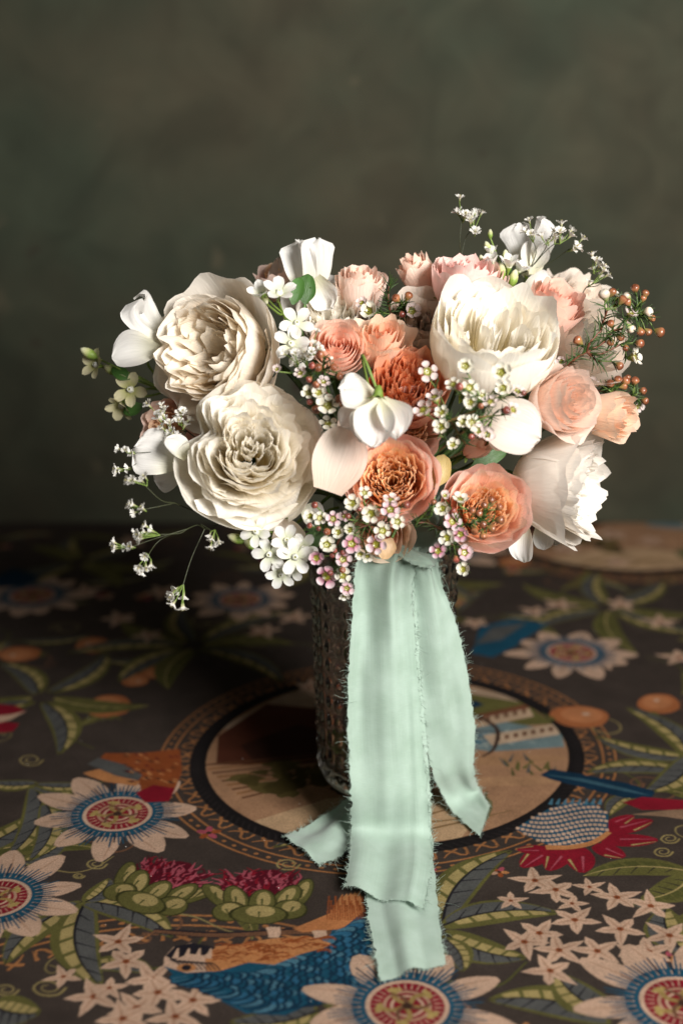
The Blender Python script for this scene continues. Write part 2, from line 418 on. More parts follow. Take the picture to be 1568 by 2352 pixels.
def leaf_shape(p, x0, y0, x1, y1, w, seed, lay=0, bend=0.12, dull=False):
    rg = random.Random(seed)
    dx, dy = x1 - x0, y1 - y0; L = math.hypot(dx, dy); nx, ny = -dy / L, dx / L
    b = bend * L * rg.choice((-1, 1))
    def S(t): o = b * 4 * t * (1 - t); return x0 + dx * t + nx * o, y0 + dy * t + ny * o
    def hw(t): return w / 2 * (math.sin(math.pi * min(1, t * 0.97 + 0.03) ** 0.8)) ** 0.75
    ts = np.linspace(0, 1, 14)
    def side(sgn, f0, f1, a=0.0, c=1.0, n=14):
        tt = np.linspace(a, c, n)
        A = [(S(t)[0] + nx * hw(t) * f0 * sgn, S(t)[1] + ny * hw(t) * f0 * sgn) for t in tt]
        B = [(S(t)[0] + nx * hw(t) * f1 * sgn, S(t)[1] + ny * hw(t) * f1 * sgn) for t in tt]
        return A + B[::-1]
    c1, c2 = (OLIVE, SLATE) if not dull else (OLIVE2, OLIVE)
    sg = rg.choice((-1, 1))
    p.poly(side(1, -1, 1), OLIVE, lay)
    p.poly(side(sg, 0.0, 0.82, 0.04, 0.93), c2, lay + 1)
    n = 5
    for i in range(n):
        a = 0.10 + i * 0.16; tt = np.linspace(a, a + 0.125, 5)
        p.poly([(S(t)[0] - sg * nx * hw(t) * 0.08, S(t)[1] - sg * ny * hw(t) * 0.08) for t in tt] +
               [(S(t + 0.03)[0] - sg * nx * hw(t) * 0.60, S(t + 0.03)[1] - sg * ny * hw(t) * 0.60) for t in tt[::-1]], YELL if not dull else OLIVE2, lay + 1)
        t = a + 0.04
        q0 = S(t); q1 = S(t + 0.10)
        p.line([q0, (q1[0] + sg * nx * hw(t) * 0.78, q1[1] + sg * ny * hw(t) * 0.78)], w * 0.05, w * 0.02, INK, lay + 2, 4)
    p.line([S(t) for t in np.linspace(0, 1, 7)], w * 0.07, w * 0.025, INK if not dull else YELL, lay + 3)
def printed_leaf(pa, pb, w, seed, base=2, dull=False, bend=0.12):
    x0, y0 = G(*pa); x1, y1 = G(*pb)
    p = Print(0, 0, base=base); leaf_shape(p, x0, y0, x1, y1, w, seed, bend=bend, dull=dull); p.done('printed_leaf')
def printed_passion_flower(px, py, r, seed, base=4):
    rg = random.Random(seed); x, y = G(px, py); p = Print(x, y, rg.random() * 6, r, base)
    for i in range(10):
        a = i * math.pi / 5 + rg.uniform(-.12, .12); L = rg.uniform(0.90, 1.10); w = rg.uniform(0.15, 0.21)
        ca, sa = math.cos(a), math.sin(a)
        tt = np.linspace(0, 1, 9); hw = w * np.sin(math.pi * (0.12 + 0.85 * tt) ** 1.1) ** 0.7
        R = 0.3 + (L - 0.3) * tt
        pts = [(r_ * ca - h * sa, r_ * sa + h * ca) for r_, h in zip(R, hw)] + [(r_ * ca + h * sa, r_ * sa - h * ca) for r_, h in zip(R[::-1], hw[::-1])]
        p.poly(pts, CREAM, i % 2)
        o = rg.uniform(-.5, .5) * w
        p.line([(0.5 * ca - o * sa, 0.5 * sa + o * ca), (0.93 * L * ca - o * .4 * sa, 0.93 * L * sa + o * .4 * ca)], 0.03, 0.012, CREAM2, 2, 4)
    p.blob(0, 0, 0.53, 0.53, BLUE, 3, 40)
    for i in range(84):
        a = i * 2 * math.pi / 84; r1 = rg.uniform(0.62, 0.78); dw = 0.034
        p.poly([(0.46 * math.cos(a - dw), 0.46 * math.sin(a - dw)), (0.46 * math.cos(a + dw), 0.46 * math.sin(a + dw)), (r1 * math.cos(a + .01), r1 * math.sin(a + .01)), (r1 * math.cos(a - .01), r1 * math.sin(a - .01))], BLUE if i % 4 else DBLUE, 3)
        if i % 2 == 0:
            a += 0.037; p.poly([(0.44 * math.cos(a - .012), 0.44 * math.sin(a - .012)), (0.44 * math.cos(a + .012), 0.44 * math.sin(a + .012)), (0.57 * math.cos(a), 0.57 * math.sin(a))], CREAM, 4)
    p.blob(0, 0, 0.40, 0.40, CREAM, 5, 36)
    p.blob(0, 0, 0.355, 0.355, RED, 6, 36)
    for i in range(30):
        a = i * 2 * math.pi / 30; p.line([(0.26 * math.cos(a), 0.26 * math.sin(a)), (0.36 * math.cos(a), 0.36 * math.sin(a))], 0.016, 0.004, CREAM, 7, 3)
    p.ring(0.20, 0.235, CREAM2, 7, 30); p.ring(0.135, 0.165, CREAM, 7, 24)
    for i in range(5):
        a = i * 2 * math.pi / 5 + 0.4; c, s_ = math.cos(a), math.sin(a)
        p.line([(0.03 * c, 0.03 * s_), (0.15 * c - .05 * s_, 0.15 * s_ + .05 * c), (0.27 * c, 0.27 * s_)], 0.045, 0.06, srgb(168, 140, 84), 8)
        p.blob(0.27 * c, 0.27 * s_, 0.075, 0.035, srgb(184, 158, 96), 9, 12, a + 1.2)
    for i in range(3):
        a = i * 2.1 + 1; p.line([(0, 0), (0.12 * math.cos(a), 0.12 * math.sin(a)), (0.24 * math.cos(a + .5), 0.24 * math.sin(a + .5))], 0.05, 0.03, BROWN, 10)
    p.blob(0, 0, 0.05, 0.05, DBROWN, 11, 12)
    p.done('printed_passion_flower')
def printed_star(px, py, r, seed, base=5):
    rg = random.Random(seed); x, y = G(px, py); p = Print(x, y, rg.random() * 6, r, base)
    pts = []; tips = []
    for i in range(5):
        a = i * 2 * math.pi / 5 + rg.uniform(-.15, .15); L = rg.uniform(0.8, 1.15)
        for da, rr in ((-0.62, 0.36), (-0.3, 0.62), (0.0, L), (0.28, 0.62)): pts.append((rr * math.cos(a + da), rr * math.sin(a + da)))
        tips.append((a, L))
    p.poly(pts, CREAM, 0)
    for a, L in tips: p.line([(0, 0), (0.72 * L * math.cos(a), 0.72 * L * math.sin(a))], 0.13, 0.04, CREAM2, 1, 3)
    p.blob(0, 0, 0.13, 0.13, RUST, 2, 8); p.blob(0, 0, 0.05, 0.05, DBROWN, 3, 6)
    p.done('printed_star_flower')
def printed_tendril(pts, w=0.0016, base=3, col=None):
    p = Print(0, 0, base=base); p.line([G(*q) for q in pts], w, w * 0.5, YELL * 0.75 if col is None else col, 0, 7 * len(pts)); p.done('printed_tendril')
def curl(px, py, r, base=3):
    pts = [(px + r * (1 - t * 0.75) * math.cos(t * 11), py + r * 0.5 * (1 - t * 0.75) * math.sin(t * 11)) for t in np.linspace(0, 1, 12)]
    printed_tendril(pts, base=base)
def printed_fruit(px, py, r, seed, base=3):
    x, y = G(px, py); p = Print(x, y, seed, r, base)
    p.blob(0, 0, 1, 0.86, srgb(178, 108, 66), 0, 24, wob=.03, seed=seed); p.blob(0.1, 0.12, 0.72, 0.6, srgb(198, 130, 86), 1, 20); p.blob(0.25, 0.2, 0.15, 0.12, CREAM, 2, 10)
    for i in range(3): p.line([(-.9, -.2), (-1.3, -.5 + .4 * i)], 0.16, 0.04, OLIVE, 1, 3)
    p.done('printed_fruit')

def printed_medallion(x, y, r, scene=True, skew=0.0):
    p = Print(x, y, 0, r, 1); p.skew = skew
    for i in range(44):
        a = i * 2 * math.pi / 44; c, s_ = math.cos(a), math.sin(a)
        q = lambda rr, aa: (rr * math.cos(a + aa), rr * math.sin(a + aa))
        p.line([q(1.05, -.03), q(1.075, .01), q(1.105, .03), q(1.11, .055), q(1.085, .06)], 0.017, 0.008, ORNG * .72, 1, 12)  # border orange darkened throughout, its shade put into the dye
        p.line([q(1.05, .03), q(1.08, -.02), q(1.11, -.045)], 0.013, 0.006, ORNG * .72, 1, 8)
        p.poly([q(1.05, .075), q(1.12, .066), q(1.05, .058)], ORNG * .72, 1)
    p.ring(1.140, 1.152, ORNG * .72, 1, 90); p.ring(1.205, 1.217, ORNG * .72, 1, 90)
    for i in range(110):
        a = i * 2 * math.pi / 110; p.blob(1.18 * math.cos(a), 1.18 * math.sin(a), 0.013, 0.010, ORNG * .72, 1, 8, a + 1.57)
    p.done('printed_border')
    if not scene: return
    p = Print(x, y, 0, r, 2); p.skew = skew
    p.blob(0, 0, 1, 1, TAN, 0, 72)
    rg = random.Random(5)
    sky = srgb(186, 158, 132)
    p.poly([(-.94, .3), (-.6, .76), (-.2, .95), (.3, .92), (.7, .68), (.93, .3), (.4, .25), (-.3, .32)], sky, 1)
    # dark thatch and trees on one side
    p.poly([(-.93, .22), (-.7, .62), (-.2, .5), (-.05, .2), (-.3, -.12), (-.9, -.12)], srgb(96, 52, 36), 2)
    p.poly([(-.8, .1), (-.5, .35), (-.25, .2), (-.3, -.05), (-.7, -.1)], srgb(70, 40, 30), 3)
    for i in range(9):
        yy = -.12 - i * .045; p.line([(-.97 + i * .03, yy), (-.6, yy + .06), (-.15 - i * .03, yy + .13)], .02, .01, srgb(150, 104, 66) if i % 2 else srgb(110, 72, 48), 3)
    for i in range(26):
        a = rg.uniform(-.75, -.1); b = -.45 + rg.uniform(-.12, .25) + .2 * abs(a)
        p.blob(a, b, rg.uniform(.04, .1), rg.uniform(.03, .07), rg.choice((srgb(86, 74, 38), srgb(104, 90, 50), srgb(64, 50, 32))), 4, 12, wob=.2, seed=i)
    p.poly([(-.66, -.72), (-.3, -.5), (.1, -.45), (.5, -.6), (.35, -.9), (0, -.98), (-.4, -.9)], srgb(206, 170, 132), 3)
    for i in range(10):
        p.line([(-.5 + i * .06, -.88 + (i % 3) * .05), (-.2 + i * .09, -.70 + (i % 4) * .05)], .02, .006, srgb(140, 108, 70), 5)
    # hill, water and the long house on the other side
    p.poly([(.2, .5), (.45, .72), (.78, .58), (.92, .3), (.6, .28), (.25, .34)], OLIVE, 2)
    p.poly([(.22, .46), (.5, .62), (.55, .56), (.25, .38)], DBLUE, 3)
    p.poly([(.25, .28), (.6, .36), (.95, .2), (.95, .02), (.55, -.02), (.25, .08)], srgb(120, 140, 142), 3)
    for i in range(14):
        p.line([(.24 + rg.random() * .5, .02 + rg.random() * .22), (.34 + rg.random() * .5, .04 + rg.random() * .22)], .02, .01, rg.choice((BLUE2, SLATE, srgb(160, 170, 165))), 4, 4)
    p.poly([(.38, .36), (.80, .52), (.82, .40), (.42, .24)], srgb(200, 170, 140), 5); p.poly([(.52, .17), (.93, .30), (.94, .17), (.56, .05)], srgb(206, 178, 150), 5)
    p.poly([(.36, .37), (.78, .56), (.81, .51), (.40, .34)], srgb(120, 74, 52), 6)
    for i in range(7):
        a = .44 + i * .053; b = .305 + i * .022; p.poly([(a, b), (a + .025, b + .01), (a + .025, b + .06), (a, b + .05)], BROWN, 6)
        a = .585 + i * .05; b = .105 + i * .017; p.poly([(a, b), (a + .026, b + .01), (a + .026, b + .06), (a, b + .05)], BROWN, 6)
    p.line([(.50, .42), (.60, .25), (.57, .02), (.5, -.08)], .03, .015, DBROWN, 7)
    p.blob(.66, -.12, .28, .06, srgb(178, 136, 100), 4, 14, wob=.1); p.blob(.62, -.35, .3, .05, srgb(184, 142, 106), 4, 14, wob=.1)
    for i in range(16):
        a = .62 + rg.random() * .25; b = -.1 - rg.random() * .2; p.line([(a, b), (a + rg.uniform(-.07, .07), b + .09)], .02, .005, rg.choice((OLIVE, SLATE, OLIVE2)), 5, 3)
    p.blob(.42, -.62, .10, .16, srgb(116, 112, 78), 5, 16, wob=.06)
    for i in range(6): p.line([(.38 + .02 * i, -.72 + .03 * i), (.50, -.60 + .03 * i)], .012, .006, OLIVE2, 6, 3)
    p.done('printed_landscape')
    p = Print(x, y, 0, r, 3); p.skew = skew
    p.ring(0.962, 1.045, BLACK, 0, 90)
    for i in range(150):
        a = i * 2 * math.pi / 150; p.line([(0.995 * math.cos(a), 0.995 * math.sin(a)), (1.035 * math.cos(a + .03), 1.035 * math.sin(a + .03))], .008, .008, srgb(48, 42, 42), 1, 2)
    p.done('printed_rim')
printed_medallion(.0058, .0404, .146, skew=.035)
printed_medallion(*G(1420, 1215), .146)
printed_medallion(*G(330, 2640), .168, scene=False)

# passion flowers where the photograph shows them, then on over the rest of the cloth
for i, (a, b, r) in enumerate([(270, 1868, .062), (935, 2308, .060), (-8, 2062, .056), (1568, 2302, .062), (75, 1366, .058), (552, 1376, .054), (1312, 1498, .057),
                               (-330, 1560, .07), (1960, 1600, .07), (-420, 2150, .07), (1900, 2050, .07), (1750, 1330, .07), (-300, 1300, .07), (1010, 1262, .07)]):
    printed_passion_flower(a, b, r, 11 + i, base=7 if b > 1700 else 5)
# cut leaves: crop of the photograph to the right
c4 = lambda x, y: (780.8 + x * .5021, 1708.6 + y * .5021)
for i, (a, b, w) in enumerate([(c4(470, 800), c4(790, 480), .030), (c4(470, 825), c4(1010, 770), .026), (c4(475, 860), c4(860, 975), .027),
        (c4(1600, 580), c4(1110, 600), .022), (c4(1600, 600), c4(1370, 710), .026), (c4(1590, 960), c4(1490, 740), .03), (c4(1240, 1255), c4(670, 1165), .030),
        (c4(1240, 1230), c4(985, 1035), .028), (c4(470, 880), c4(560, 1040), .018), (c4(1580, 120), c4(1120, 130), .024), (c4(1600, 60), c4(1160, -40), .024), (c4(1600, 60), c4(1300, -170), .026), (c4(1600, 60), c4(1390, 220), .03)]):
    printed_leaf(a, b, w, 40 + i, base=4, dull=i in (3, 4))
for i, (a, b) in enumerate([(890, 620), (985, 662), (1140, 650), (1265, 697), (1420, 737), (780, 712), (1072, 800), (910, 860), (842, 900), (1280, 842), (1000, 938), (1175, 942), (1505, 872), (1410, 945), (960, 1032), (1060, 725), (1330, 950)]):
    printed_star(*c4(a, b), (.0175 if i not in (2, 5, 15, 16) else .0115), 70 + i, base=6)
for i, (a, b) in enumerate([(1505, 430), (1475, 490)]): curl(*c4(a, b), 24)
# left crop
c3 = lambda x, y: (x * .5038, 1708.6 + y * .5038)
for i, (a, b, w) in enumerate([(c3(380, 720), c3(20, 1010), .026), (c3(390, 720), c3(470, 1110), .030), (c3(385, 715), c3(790, 885), .026), (c3(390, 720), c3(500, 610), .018),
        (c3(160, 190), c3(30, 520), .026), (c3(160, 190), c3(330, 265), .018), (c3(100, 540), c3(300, 430), .018), (c3(165, 185), c3(480, 170), .016), (c3(165, 180), c3(-60, 170), .018),
        (c3(-40, 1190), c3(190, 1225), .030), (c3(60, 830), c3(330, 735), .016), (c3(1450, 1210), c3(1040, 1265), .026), (c3(210, 270), c3(130, 540), .022)]):
    printed_leaf(a, b, w, 140 + i, base=4)
for i, (a, b) in enumerate([(575, 990), (690, 1070), (290, 1060), (430, 1150), (625, 1200), (880, 1165), (540, 900), (800, 1240), (560, 1250), (500, 1110), (720, 1130)]):
    printed_star(*c3(a, b), (.018 if i not in (2, 9) else .012), 170 + i, base=6)
for a, b, r in ((440, 545, 26), (360, 600, 14), (220, 1110, 42), (140, 70, 30), (30, 1120, 30), (1310, 545, 30)): curl(*c3(a, b), r)
printed_tendril([c3(110, 545), c3(230, 570), c3(340, 585), c3(440, 560), c3(520, 510)]); printed_tendril([c3(800, 770), c3(900, 790), c3(1040, 850), c3(1180, 860)])
p = Print(0, 0, base=5); p.line([G(*c3(700, 850)), G(*c3(1000, 868)), G(*c3(1400, 850)), G(*c3(1700, 880))], .0055, .0075, INK, 0); p.line([G(*c3(700, 852)), G(*c3(1000, 870)), G(*c3(1400, 853)), G(*c3(1700, 883))], .0030, .0055, BROWN, 1); p.done('printed_branch')

def printed_bud(px, py, r, rot, seed):
    rg = random.Random(seed); x, y = G(px, py); p = Print(x, y, rot, r, 5)
    p.blob(0, .42, .66, .50, DRED, 0, 22, wob=.12, seed=seed)
    for i in range(110):
        a = rg.uniform(-.68, .68); b = rg.uniform(.0, .85) * (1 - .3 * abs(a)); L = rg.uniform(.14, .34)
        p.line([(a, b), (a * 1.1 + rg.uniform(-.08, .08), b + L * .5), (a * 1.2 + rg.uniform(-.16, .16), b + L)], .075, .02, (PINK, RED, PINK, DRED)[i % 4], 1 + i % 4, 5)
    SEP = [(-.78, .05, .17, .50, .45), (.80, .08, .18, .52, -.40), (-.42, -.12, .22, .52, .35), (.50, -.10, .22, .50, -.35), (.06, -.20, .24, .44, .05), (-.55, -.46, .30, .30, .8), (.58, -.44, .30, .30, -.8), (0, -.58, .50, .30, 0)]
    for k, (a, b, w, l, t) in enumerate(SEP):
        t += rg.uniform(-.15, .15); p.blob(a, b, w * 1.14, l * 1.07, OLIVE2 * .45, 6 + k * 4, 18, t); p.blob(a, b, w, l, OLIVE, 7 + k * 4, 18, t); p.blob(a + .03, b + .10, w * .55, l * .62, YELL, 8 + k * 4, 14, t)
        p.line([(a - .1 * math.sin(t), b + .3 * l), (a, b - .3 * l)], .05, .02, OLIVE2, 9 + k * 4, 4)
    p.done('printed_thistle_bud')
printed_bud(*c3(720, 650), .034, -.45, 3); printed_bud(*c3(1180, 695), .034, .05, 4)

def printed_parrot():
    p = Print(0, 0, base=6); g = lambda a, b: G(*c3(a, b)); rg = random.Random(8)
    body = [(745, 1010), (800, 1060), (900, 1110), (985, 1120), (1010, 1170), (1120, 1225), (1300, 1235), (1400, 1190), (1450, 1140), (1560, 1130), (1660, 1080), (1760, 930), (1700, 780), (1590, 790), (1520, 830), (1480, 920), (1370, 950), (1250, 1000), (1130, 990), (1000, 1030), (850, 1040)]
    p.poly([g(*q) for q in body], BLUE, 0)
    back = [(940, 1035), (930, 970), (980, 920), (1100, 910), (1230, 885), (1400, 870), (1510, 905), (1480, 925), (1370, 955), (1250, 1003), (1130, 993), (1000, 1033)]
    p.poly([g(*q) for q in back], ORNG, 90)
    p.poly([g(*q) for q in [(745, 1010), (750, 970), (790, 925), (870, 905), (980, 925), (935, 970), (940, 1035), (850, 1042)]], CREAM, 92)
    p.poly([g(*q) for q in [(755, 965), (800, 920), (880, 905), (985, 925), (930, 962), (860, 955), (790, 985)]], INK, 93)
    for i in range(9):
        a = 775 + i * 20; p.line([g(a, 980 + i * 2), g(a + 40, 1000), g(a + 70, 1030)], .0014, .0008, INK, 94)
    for a in (800, 850, 900, 950): p.line([g(a, 975), g(a + 12, 930)], .004, .001, CREAM, 95, 3)
    p.blob(*g(850, 1018), .006, .004, ORNG, 95, 10); p.blob(*g(850, 1018), .003, .003, INK, 96, 8)
    def span(a): 
        lo = 1048 if a < 1200 else 1040 - (a - 1200) * .52; hi = 1075 + (a - 830) * .36 if a < 1200 else 1222 - (a - 1200) * .20
        return lo, hi
    lay = 1
    for a in range(1720, 830, -34):
        lo, hi = span(a); m = max(2, int((hi - lo) / 22))
        for j in range(m):
            b = lo + (hi - lo) * (j + .5 + rg.uniform(-.2, .2)) / m; x, y = g(a + rg.uniform(-8, 8), b); ro = rg.uniform(.0, .5)
            p.blob(x, y, .0088, .0046, DBLUE, lay, 12, ro); p.blob(x - .0008, y + .0004, .0074, .0034, rg.choice((BLUE, BLUE2, srgb(48, 104, 136), BLUE)), lay + 1, 12, ro)
            p.line([(x - .006, y - .003), (x + .003, y)], .0011, .0005, BLUE2, lay + 2, 3)
        lay += 3
    lay = 60
    for i in range(70):
        a = rg.uniform(960, 1470); b = rg.uniform(915, 1010) - (a - 960) * .09; x, y = g(a, b)
        p.line([(x, y), (x + .005, y + .002), (x + .009, y - .001)], .0015, .0006, RUST, 93, 4)
    for i in range(5): p.poly([g(1330 + i * 10, 840 + i * 4), g(1500 + i * 16, 770 - i * 8), g(1560 + i * 20, 680 - i * 4), g(1600 + i * 14, 760), g(1520 + i * 10, 840)], ORNG if i % 2 else srgb(196, 128, 80), 1 + i % 3)
    for i in range(16): p.line([g(1500 + i * 10, 690 + (i % 3) * 20), g(1490 + i * 12, 800)], .0012, .0006, RUST, 4, 3)
    for q in ((1245, 850), (1455, 865)): 
        for k in range(3): p.line([g(q[0] + k * 18 - 20, q[1] - 18), g(q[0] + k * 18 - 12, q[1] + 8), g(q[0] + k * 16 - 16, q[1] + 30)], .004, .002, CREAM, 5)
    p.done('printed_parrot', 'blue and orange printed parrot on a branch')
printed_parrot()
def printed_cone_flower():
    p = Print(0, 0, base=6); g = lambda a, b: G(*c4(a, b)); rg = random.Random(4)
    for i, (a, b, c, d, w) in enumerate([(960, 480, 810, 480, .006), (960, 470, 830, 560, .0085), (1030, 470, 950, 575, .0085), (1090, 470, 1105, 585, .010), (1160, 460, 1300, 515, .0085), (1190, 440, 1450, 435, .0085), (1210, 405, 1425, 345, .008), (1220, 375, 1340, 325, .006)]):
        x0, y0 = g(a, b); x1, y1 = g(c, d); L = math.hypot(x1 - x0, y1 - y0); q = Print(x0, y0, math.atan2(y1 - y0, x1 - x0), L, 6); 
        t = np.linspace(0, 1, 9); h = (w / L) * np.sin(math.pi * (.08 + .9 * t)) ** .6
        q.o = p.o; q.poly(list(zip(t, h)) + list(zip(t[::-1], -h[::-1])), RED, i % 2); q.line([(.35, .2 * w / L), (.95, .1 * w / L)], w / L * .22, w / L * .05, PINK, 2, 4); q.line([(.5, -.75 * w / L), (.95, -.3 * w / L)], w / L * .2, w / L * .05, YELL, 2, 4)
    p.poly([g(*q) for q in [(800, 385), (870, 340), (960, 290), (1060, 262), (1160, 268), (1225, 320), (1225, 400), (1160, 440), (1060, 462), (960, 462), (880, 430)]], BLUE, 3)
    cone = [(800, 385), (870, 340), (960, 290), (1060, 262), (1160, 268), (1225, 320), (1225, 400), (1160, 440), (1060, 462), (960, 462), (880, 430)]
    def inside(x, y):
        c = False
        for (x0, y0), (x1, y1) in zip(cone, cone[1:] + cone[:1]):
            if (y0 > y) != (y1 > y) and x < (x1 - x0) * (y - y0) / (y1 - y0) + x0: c = not c
        return c
    for i in range(11):
        for j in range(21):
            a = 800 + j * 22 + (i % 2) * 9 + i * 2; b = 262 + i * 20 + 16 * math.sin(j * .3)
            if inside(a, b): x, y = g(a, b); p.poly([(x - .0015, y - .0016), (x + .0010, y - .0020), (x + .0015, y + .0014), (x - .0010, y + .0020)], CREAM, 4)
    p.line([g(940, 470), g(1060, 468), g(1160, 445), g(1230, 400)], .006, .004, ORNG, 5)
    for i in range(8): p.line([g(960 + i * 32, 275), g(970 + i * 32, 248)], .003, .001, BLUE2, 5, 3)
    p.done('printed_cone_flower', 'red printed flower with blue chequered cone')
    p = Print(0, 0, base=8)
    p.poly([g(*q) for q in [(915, 140), (965, 112), (1100, 135), (1300, 175), (1440, 215), (1420, 250), (1300, 245), (1100, 195), (960, 160)]], DBLUE, 0)
    p.poly([g(*q) for q in [(940, 136), (1100, 155), (1300, 200), (1420, 235), (1300, 215), (1100, 170)]], BLUE2 * .6, 1)
    p.poly([g(*q) for q in [(1290, 265), (1380, 240), (1568, 255), (1700, 250), (1700, 290), (1500, 300), (1380, 300)]], RED, 1)
    p.poly([g(*q) for q in [(1330, 320), (1500, 300), (1700, 290), (1700, 360), (1480, 330)]], srgb(150, 120, 96), 0)
    p.done('printed_tail_feathers', 'dark blue and red printed tail feathers')
printed_cone_flower()
# dim bird on the left, fruits, back leaves
p = Print(0, 0, base=8); g = lambda a, b: G(*c3(a, b))
p.poly([g(*q) for q in [(640, 190), (600, 130), (450, 70), (480, 40), (640, 40), (820, 20), (830, 120), (800, 200), (720, 260), (650, 250)]], RUST, 0)
p.poly([g(*q) for q in [(620, 220), (700, 185), (800, 200), (770, 260), (660, 265)]], RED, 1)
p.poly([g(*q) for q in [(400, 90), (450, 60), (560, 90), (650, 140), (630, 165), (520, 140)]], SLATE, 2)
p.poly([g(*q) for q in [(380, 130), (460, 110), (640, 170), (620, 190), (480, 170)]], ORNG, 1)
rg = random.Random(3)
for i in range(50):
    x, y = g(rg.uniform(560, 800), rg.uniform(40, 170)); p.line([(x, y), (x + .004, y - .003)], .002, .001, rg.choice((DRED, ORNG, DBROWN)), 2, 3)
p.done('printed_bird')
for i, (a, b, r) in enumerate([(1330, 1645, .024), (1512, 1615, .020), (215, 1480, .019), (45, 1500, .020), (365, 1540, .017), (310, 1560, .014), (-90, 1800, .02), (1180, 1290, .018), (250, 1620, .022)]): printed_fruit(a, b, r, i)
p = Print(0, 0, base=4); p.poly([g(*q) for q in [(-60, -190), (60, -180), (120, -150), (0, -120), (-80, -130)]], RED, 0); p.poly([g(*q) for q in [(-60, -110), (90, -95), (60, -60), (-60, -50)]], RED, 0); p.poly([g(*q) for q in [(-60, -125), (125, -155), (0, -100), (-60, -95)]], CREAM, 1); p.done('printed_petals')
p = Print(0, 0, base=5); x, y = G(1150, 1470); q = [(1080, 1500), (1100, 1440), (1180, 1420), (1260, 1432), (1200, 1470), (1130, 1510)]; p.poly([G(*k) for k in q], BLUE, 0); p.poly([G(*k) for k in [(1090, 1480), (1130, 1440), (1210, 1430), (1150, 1470)]], SLATE, 1); p.done('printed_wing')
p = Print(0, 0, base=5); p.poly([G(*k) for k in [(-20, 1330), (30, 1305), (95, 1320), (60, 1345), (-20, 1350)]], DBLUE, 0); p.done('printed_wing')
for hx, hy, n, L in ((445, 1480, 8, .11), (1390, 1395, 8, .11), (100, 1600, 6, .10), (180, 1290, 7, .10), (700, 1290, 7, .10), (-200, 1430, 6, .1), (1750, 1480, 6, .1), (-150, 1980, 6, .1), (1800, 1830, 6, .1), (950, 1330, 6, .09)):
    x, y = G(hx, hy); rg = random.Random(hx)
    for i in range(n):
        a = i * 2 * math.pi / n + rg.uniform(-.25, .25); l = L * rg.uniform(.75, 1.15); pr = Print(0, 0, base=3)
        leaf_shape(pr, x + .01 * math.cos(a), y + .01 * math.sin(a), x + l * math.cos(a), y + l * math.sin(a), .026, hx + i, dull=i % 3 == 0); pr.done('printed_leaf')
for i in range(60):
    rg = random.Random(900 + i); X, Y = rg.uniform(-.75, .75), rg.uniform(.16, .6)
    d = Vector((X, Y, 0)) - CAMP; k = FPX / d.dot(FWD)
    printed_star(784 + d.dot(RGT) * k, 1176 - d.dot(UPV) * k, rg.uniform(.016, .022), 900 + i, base=4)

rg = random.Random(77)
def spot(): return rg.uniform(-.55, .55), rg.uniform(-.36, .62)
for i in range(75):          # small foliage and vines filling the ground of the print
    X, Y = spot(); a = rg.uniform(0, 6.28); l = rg.uniform(.035, .07)
    pr = Print(0, 0, base=1); leaf_shape(pr, X, Y, X + l * math.cos(a), Y + l * math.sin(a), rg.uniform(.012, .018), 500 + i, dull=i % 2 == 0)
    pr.line([(X, Y), (X - .02 * math.cos(a + .4), Y - .02 * math.sin(a + .4)), (X - .045 * math.cos(a + .9), Y - .045 * math.sin(a + .9))], .0022, .0012, OLIVE2, 0)
for i in range(70):
    X, Y = spot(); pr = Print(X, Y, rg.uniform(0, 6.28), rg.uniform(.012, .022), 1)
    pr.line([((1 - t * .75) * math.cos(t * 10) + t * 1.5, (1 - t * .75) * math.sin(t * 10)) for t in np.linspace(0, 1, 12)], .10, .05, YELL * .6 if i % 3 else BROWN, 0, 40)
for i in range(40):
    X, Y = spot(); pr = Print(X, Y, rg.uniform(0, 6.28), rg.uniform(.006, .010), 1)
    for k in range(5): a = k * 1.2566; pr.blob(.6 * math.cos(a), .6 * math.sin(a), .5, .3, rg.choice((CREAM2, PINK, RUST, ORNG)), 0, 9, a)
    pr.blob(0, 0, .25, .25, DBROWN, 1, 8)
XX, YY = np.meshgrid(GX, GY)
_q = grid_faces(len(GX) - 1, len(GY) - 1)
ZZ = 0.0004 * np.sin(XX * 9 + 1) * np.sin(YY * 7) - 0.0004 - 7.0 * np.clip(YY - .612, 0, 1) ** 2  # back edge dips, shaped so its shading rolls off softly
_me = raw_mesh('tablecloth', np.stack([XX.ravel(), YY.ravel(), ZZ.ravel()], 1), _q.ravel(), np.arange(len(_q)) * 4, raster().reshape(-1, 3))
tablecloth = obj('tablecloth', _me, M_PRINT)
tablecloth['label'] = 'dark cotton tablecloth printed with parrots and passion flowers under the vase'; tablecloth['category'] = 'tablecloth'
table = obj('table', box_mesh('table', -1.1, 1.1, -0.75, 0.61, -0.05, -0.004, srgb(50, 32, 24)), M_STEM); table['kind'] = 'structure'
